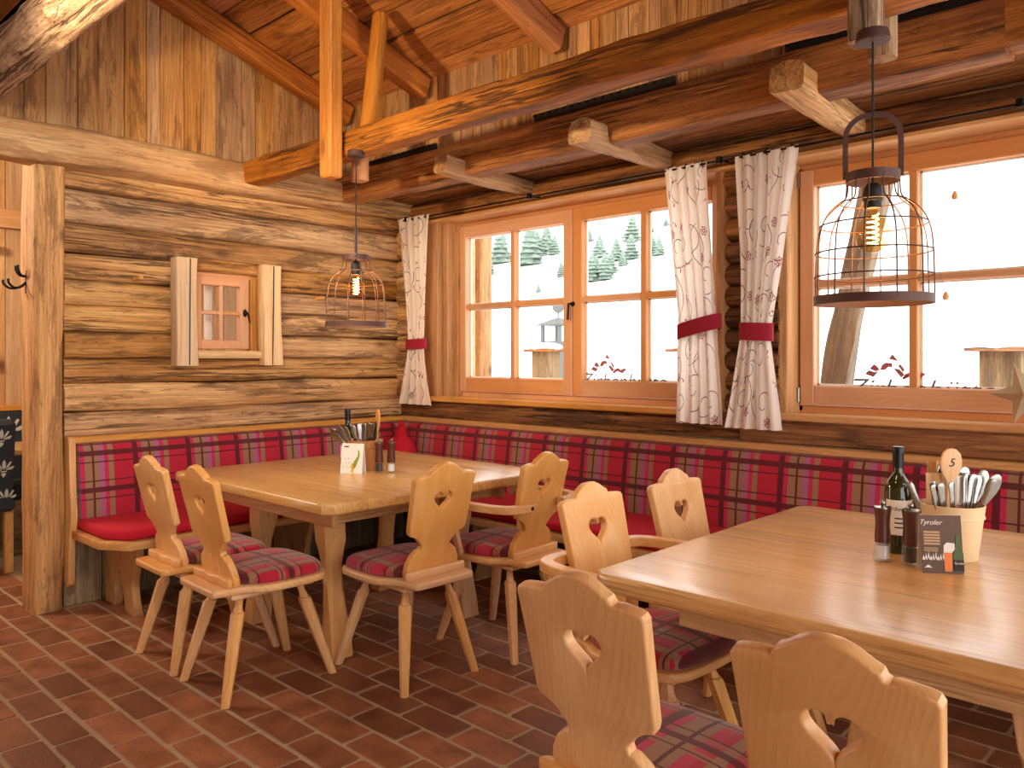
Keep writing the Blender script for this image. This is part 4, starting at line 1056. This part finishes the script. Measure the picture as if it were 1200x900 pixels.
# star on the sill
M_STAR = plain('glitter_star', C(186,166,136), .5, .4, bump=1., bscale=260)
star = empty('glitter_star', (3.862, .02, 1.042), label='champagne glitter star leaning on the window sill', cat='star ornament')
pts = []
for i in range(10):
    a = R(108 + 36 * i); r_ = .128 if i % 2 == 0 else .053; pts.append((r_ * math.cos(a), r_ * math.sin(a)))
vs_ = [(x, 0, z) for x, z in pts] + [(0, -.03, 0), (0, .02, 0)]
fs = [(i, (i + 1) % 10, 10) for i in range(10)] + [((i + 1) % 10, i, 11) for i in range(10)]
link('star_body', mk(vs_, fs), M_STAR, star, T(3.88, -.012, 1.163) @ RX(-3))
for i in range(0, 10, 2):
    link('star_rib', sweep_mesh([(0, -.031, 0), (pts[i][0], -.001, pts[i][1])], circ(.002, 5), up=(0, 1, 0)), M_STAR, star, T(3.88, -.012, 1.163) @ RX(-3))

# window stickers
M_STK = plain('rose_sticker', C(176,96,104), .6)
M_STKD = plain('grey_sticker', C(120,104,108), .6)
def sticker(x0, y, zb, label, full=True):
    s = empty('window_sticker', (x0, y, zb), label=label, cat='sticker')
    me = xf(text_mesh('Zirbenhütte', .125, .35, 'LEFT'), RX(90))
    link('lettering', me, M_STKD, s, T(x0, y, zb - .025))
    polys = [[(.10, .085), (.13, .115), (.175, .10), (.205, .115), (.165, .062)], [(.135, .125), (.165, .16), (.185, .15), (.21, .118), (.18, .105)], [(.21, .115), (.225, .155), (.25, .172), (.295, .17), (.30, .135), (.27, .14), (.245, .115)],
             [(.27, .20), (.30, .235), (.345, .175), (.325, .185)], [(.305, .13), (.36, .06), (.385, .085), (.345, .125)], [(.335, .155), (.355, .16), (.385, .12), (.37, .10)], [(.39, .09), (.365, .06), (.375, .045), (.42, .07), (.48, .05), (.53, .09), (.50, .10), (.46, .085), (.43, .105)]]
    for p in polys: link('peak', mk([(x * .62 + .02, 0, z * .62 + .02) for x, z in p], [tuple(range(len(p)))]), M_STK, s, T(x0, y, zb + .01))
    return s
sticker(3.12, .176, 1.148, 'rose mountain logo with lettering on the second window')
sticker(1.50, .176, 1.155, 'rose mountain logo with lettering on the wide window')
em = empty('window_emblem', (.80, .176, 1.175), label='round outlined emblem sticker low on the first pane', cat='sticker')
link('emblem_ring', xf(sweep_mesh([(.055 * math.cos(a), 0, .055 * math.sin(a)) for a in [2 * math.pi * i / 32 for i in range(32)]], rect(.003, .001), True, up=(0, 1, 0)), Matrix()), M_STKD, em, T(.81, .176, 1.235))
for (a, b) in (((-.045, 0), (-.01, .02)), ((.045, 0), (.01, .02)), ((-.01, .02), (.0, .0)), ((.0, .0), (.01, .02)), ((-.04, -.02), (-.005, .0)), ((.04, -.02), (.005, .0)), ((-.008, .03), (-.002, .036)), ((.008, .03), (.002, .036))):
    bar('emblem_stroke', (.81 + a[0], .176, 1.235 + a[1]), (.81 + b[0], .176, 1.235 + b[1]), .004, .001, M_STKD, em, up=(0, 1, 0), bev=0)
for i, (x, z, ztop) in enumerate(((3.60, 2.005, 2.12), (3.565, 1.575, 1.72))):
    h = empty('hanging_drop', (x, .11, z), label=('orange drop ornament hung high before the second window', 'orange drop ornament hung at the glazing bar of the second window')[i], cat='ornament')
    link('drop', lathe_mesh([(0, -.02), (.011, -.016), (.014, -.006), (.009, .010), (.0, .022)], 10), plain('orange_felt', C(236,176,120), .8), h, T(x, .11, z), smooth=60)
    link('thread', sweep_mesh([(x, .11, z + .02), (x - .04, .118, ztop)], circ(.0008, 5)), M_STKD, h)

# ------------------------------------------------------------------ room beyond the post
fl_ = bpy.data.lights.new('far_room_fill', 'POINT'); fl_.energy = 75; fl_.color = (1, .85, .65); fl_.shadow_soft_size = .15  # unseen light without a fixture, added to brighten the far room
fo_ = bpy.data.objects.new('far_room_fill', fl_); COL.objects.link(fo_); fo_.location = (-1.0, -3.3, 2.35)
lr = empty('wall_far', (-1.9, -2.2, 0), kind='structure')
for i in range(42):
    y0 = -4.3 + i * .125
    bar('plank', (-1.92 + .004 * (i % 2), y0 + .06, 0), (-1.92 + .004 * (i % 2), y0 + .06, 2.82), .121, .03, wood('lightplank'), lr, up=(1, 0, 0))
bar('side_wall', (-3.6, .75, 1.2), (-.05, .75, 1.2), .05, 2.9, wood('lightplank'), lr)
for i in range(14): bar('ceiling_plank', (-3.6, -2.5 + i * .25, 2.86), (-.17, -2.5 + i * .25, 2.86), .245, .03, wood('lightplank'), lr)
bar('rail_board', (-1.88, -4.3, 2.29), (-1.88, -1.6, 2.29), .05, .13, wood('trim'), lr)
bx_ = empty('panel_frame', (-1.88, -2.28, 1.3), label='wooden panel frame on the plank wall of the far room', cat='panel')
box('panel_board', (-1.90, -2.75, 1.33), (-1.86, -2.19, 2.08), wood('trim', 'Z'), bx_)
box('ledge', (-1.90, -2.8, 1.28), (-1.83, -2.14, 1.34), wood('trim', 'Y'), bx_)
box('cap', (-1.90, -2.75, 2.05), (-1.84, -2.10, 2.10), wood('trim', 'Y'), bx_)
M_DARKF = NT('dark_fleur_fabric')
tc = M_DARKF.add('ShaderNodeTexCoord'); mp = M_DARKF.add('ShaderNodeMapping'); mp.inputs['Scale'].default_value = (5.2, 5.2, 5.2); M_DARKF.link(tc.outputs['Object'], mp.inputs[0])
M_DARKF.base(C(40,48,54)); M_DARKF.set(Roughness=.85); M_DARKF = M_DARKF.m
M_FLEUR = plain('cream_fleur', C(206,204,192), .8)
def fleur(parent, M, s):
    L_ = [[(0, 0), (.012, .02), (.010, .05), (0, .07), (-.010, .05), (-.012, .02)], [(.008, 0), (.03, .02), (.045, .05), (.035, .055), (.022, .035)], [(-.008, 0), (-.03, .02), (-.045, .05), (-.035, .055), (-.022, .035)],
          [(.01, -.004), (.05, .0), (.062, .02), (.05, .022), (.03, .012)], [(-.01, -.004), (-.05, .0), (-.062, .02), (-.05, .022), (-.03, .012)], [(-.02, -.016), (.02, -.016), (.014, -.008), (-.014, -.008)], [(0, -.055), (.016, -.03), (0, -.018), (-.016, -.03)]]
    for p in L_: link('fleur_print', mk([(x * s, y * s, 0) for x, y in p], [tuple(range(len(p)))]), M_FLEUR, parent, M)
fb = empty('far_bench', (-1.75, -2.6, 0), label='dark blue fleur patterned bench against the far plank wall', cat='bench')
box('backrest', (-1.87, -4.2, .42), (-1.80, -1.7, .94), M_DARKF, fb, bev=.012)
box('back_rail', (-1.90, -4.2, .94), (-1.80, -1.7, .975), wood('trim', 'Y'), fb)
box('seat', (-1.86, -4.2, .36), (-1.50, -1.7, .46), M_DARKF, fb, bev=.015)
box('plinth', (-1.84, -4.2, 0), (-1.46, -1.7, .36), wood('grey', 'Y'), fb)
for y_ in (-2.52, -2.29, -2.06): fleur(fb, T(-1.797, y_, .80) @ RZ(90) @ RX(90), 1.5)
ft = empty('far_table', (-1.1, -2.5, 0), label='oak table partly hidden behind the wall post', cat='table')
box('table_top', (-1.60, -3.1, .70), (-1.08, -1.9, .74), wood('oak', 'Y'), ft, bev=.008)
for (a, b) in ((-1.45, -2.95), (-1.45, -2.0), (-1.13, -2.95), (-1.13, -2.0)): box('leg', (a - .04, b - .04, 0), (a + .04, b + .04, .70), wood('pine', 'Z'), ft)
fc = empty('upholstered_chair', (-1.1, -2.5, 0), label='dark fleur patterned upholstered chair with wooden legs behind the post', cat='chair')
FM = T(-.99, -2.47, .66) @ RZ(90) @ RX(9)
link('backrest', box_mesh(.46, .08, .56, .025), M_DARKF, fc, FM)
box('seat', (-1.36, -2.70, .38), (-.93, -2.24, .46), M_DARKF, fc, bev=.02)
for (a, b) in ((-1.0, -2.265), (-1.0, -2.67), (-1.32, -2.265), (-1.32, -2.67)): box('leg', (a - .024, b - .024, 0), (a + .024, b + .024, .39), wood('trim', 'Z'), fc)
for (a, b) in ((-.15, .16), (.0, .05), (.15, .17), (.17, -.02), (-.14, -.08), (.05, -.17), (.19, -.2)):
    for sgn in (-1, 1): fleur(fc, FM @ T(a, sgn * .0425, b) @ RX(90), .9)
hk = empty('coat_hook', (-.11, -2.405, 1.66), label='black iron double coat hook screwed to the wall post', cat='hook')
bar('hook_plate', (-.11, -2.408, 1.64), (-.11, -2.408, 1.78), .03, .008, M_BLACK, hk, up=(0, 1, 0))
for s in (-1, 1):
    link('hook', sweep_mesh(smoothpts([(-.11, -2.41, 1.70), (-.11 + s * .02, -2.44, 1.672), (-.11 + s * .035, -2.475, 1.668), (-.11 + s * .045, -2.50, 1.69), (-.11 + s * .047, -2.502, 1.71)], 4), circ(.006, 8)), M_BLACK, hk, smooth=180)
    link('hook', sweep_mesh(smoothpts([(-.11, -2.41, 1.73), (-.11 + s * .012, -2.435, 1.735), (-.11 + s * .02, -2.45, 1.76), (-.11 + s * .02, -2.452, 1.785)], 4), circ(.006, 8)), M_BLACK, hk, smooth=180)
lc = box('inner_curtain', (-.17, -1.43, 1.33), (-.152, -1.385, 1.86), M_NAP, label='strip of white curtain behind the little window', cat='curtain')

# ------------------------------------------------------------------ outdoors
def hz(x, y):
    d = max(0, y - 6); h = -.9 + .02 * d + .0055 * max(0, d - 4) ** 1.55 * 3
    return h
vs_, fs = [], []; nx, ny = 70, 60
for j in range(ny + 1):
    y = .9 + 165 * (j / ny) ** 1.8
    for i in range(nx + 1):
        x = -150 + 190 * i / nx; vs_.append((x, y, hz(x, y)))
for j in range(ny):
    for i in range(nx): a = j * (nx + 1) + i; fs.append((a, a + 1, a + nx + 2, a + nx + 1))
link('snow_slope', mk(vs_, fs), M_SNOW, smooth=180, label='white snow covered slope rising outside the windows', cat='snow', kind='stuff')
M_FIR = plain('hazy_fir_needles', C(122,140,128), .9, bump=.6, bscale=4)  # green paled, with the haze put into the colour
M_TRK = plain('fir_trunk', C(80,66,56), .9)
def conifer():
    t = empty('conifer_tree', (0, 0, 0))
    link('trunk', lathe_mesh([(0, -.3), (.05, -.3), (.02, .8), (0, .8)], 8), M_TRK, t)
    vs_, fs = [], []; n = 18
    rings = []
    for k_ in range(7):
        z = .08 + k_ * .125; r_ = .30 * (1 - k_ / 8.2); rings += [(r_, z, 1), (r_ * .55, z + .10, 0)]
    rings.append((.005, 1.0, 0))
    for q, (r_, z, o_) in enumerate(rings):
        for j in range(n):
            a = 2 * math.pi * j / n; s = 1 + (.35 * random.uniform(-1, 1) if o_ else .1 * random.uniform(-1, 1))
            vs_.append((r_ * s * math.cos(a), r_ * s * math.sin(a), z - (.04 * random.random() if o_ else 0)))
    for i in range(len(rings) - 1):
        for j in range(n): p, q = i * n + j, i * n + (j + 1) % n; fs.append((p, q, q + n, p + n))
    fs.append(tuple(reversed(range(n))))
    link('crown', mk(vs_, fs), M_FIR, t)
    return t
con = conifer()
TREES = [(-97.1, 101.1, 6.78), (-87.7, 88.4, 3.7), (-85.1, 95.6, 7.25), (-90.1, 102.8, 5.51), (-92.4, 108.5, 5.35), (-86.5, 103.8, 3.63), (-65.6, 80.5, 2.26), (-59.1, 68.4, 1.12), (-86.3, 113.4, 2.67), (-70.0, 95.1, 3.81), (-55.2, 74.0, 3.77), (-53.6, 74.4, 3.49), (-57.3, 77.6, 2.88), (-63.4, 90.3, 3.56), (-58.6, 85.2, 2.23), (-72.4, 107.4, 4.83), (-60.8, 90.3, 3.8), (-58.1, 91.8, 2.9), (-56.8, 91.3, 2.87), (-73.8, 120.0, 1.67), (-71.7, 118.9, 1.46), (-73.7, 115.1, 1.45), (-56.2, 79.2, 2.9)]      # x, y, height on the slope
for i, (x, y, h) in enumerate(TREES):
    o = con if i == 0 else copy_tree(con)
    o.location = (x, y, hz(x, y) - .05 * h); o.scale = (h * 1.25, h * 1.25, h); o.rotation_euler = (0, 0, i * 1.3)
    props(o, 'pale green conifer on the snowy slope outside the window', 'tree', 'conifers on the snowy slope')
pp_ = beam('porch_post', (-.27, 1.05, -.9), (-.27, 1.05, 3.4), .16, .16, wood('plank'), None, up=(1, 0, 0), rnd=.5, wob=.01); props(pp_, 'pale log porch post outside the wide window', 'post')
p2 = beam('porch_post', (2.52, 1.15, -.9), (2.52, 1.15, 3.4), .10, .13, wood('grey'), None, up=(1, 0, 0), rnd=.1, wob=.006); props(p2, 'upright porch post outside the second window', 'post')
p3 = beam('porch_brace', (2.62, 1.05, .6), (3.02, 1.05, 2.6), .12, .15, wood('grey'), None, up=(1, 0, 0), rnd=.1, wob=.01); props(p3, 'leaning porch brace outside the second window', 'brace')
def bollard(x, y, z0, z1, w, label):
    b = empty('snow_bollard', (x, y, z0), label=label, cat='bollard')
    box('bollard_body', (x - w / 2, y - w / 2, z0), (x + w / 2, y + w / 2, z1), wood('grey', 'Z'), b)
    box('roof_board', (x - w * .8, y - w * .8, z1), (x + w * .8, y + w * .8, z1 + .03), wood('beam', 'X'), b)
    link('snow_cap', blob(w * .85, w * .85, .06, 2), M_SNOW, b, T(x, y, z1 + .05), smooth=180)
for (x, y, z1, w, lb) in ((-1.67, 3.51, 1.39, 0.24, 'wooden snow-capped bollard outside the first sash'), (0.16, 3.86, 1.38, 0.3, 'wooden snow-capped bollard outside behind the middle curtain'), (2.91, 4.39, 1.37, 0.32, 'wooden snow-capped bollard outside the second window')):
    bollard(x, y, hz(x, y) - .1, z1, w, lb)
p = Vector((-12.19, 16.27, 0))
hut = empty('lantern_hut', (p.x, p.y, hz(p.x, p.y)), label='small grey hut with a round sign far out on the snow', cat='hut')
M_HUT = plain('hut_grey', C(96,98,96), .8)
zb = 1.55
for (dx, dy) in ((-.36, -.36), (.36, -.36), (-.36, .36), (.36, .36)): box('hut_post', (p.x + dx - .05, p.y + dy - .05, hz(p.x, p.y) - .1), (p.x + dx + .05, p.y + dy + .05, zb + .85), M_HUT, hut)
box('hut_wall', (p.x - .36, p.y - .36, hz(p.x, p.y) - .1), (p.x + .36, p.y + .36, zb + .35), M_HUT, hut)
link('hut_roof', lathe_mesh([(0, .22), (.1, .2), (.68, 0), (.68, -.05), (0, -.05)], 4), M_HUT, hut, T(p.x, p.y, zb + .9) @ RZ(45))
link('hut_sign', xf(lathe_mesh([(0, -.03), (.24, -.03), (.24, .03), (0, .03)], 16), RX(90)), M_HUT, hut, T(p.x, p.y, zb + 1.5))
box('hut_mast', (p.x - .02, p.y - .02, zb + 1.0), (p.x + .02, p.y + .02, zb + 1.5), M_HUT, hut)
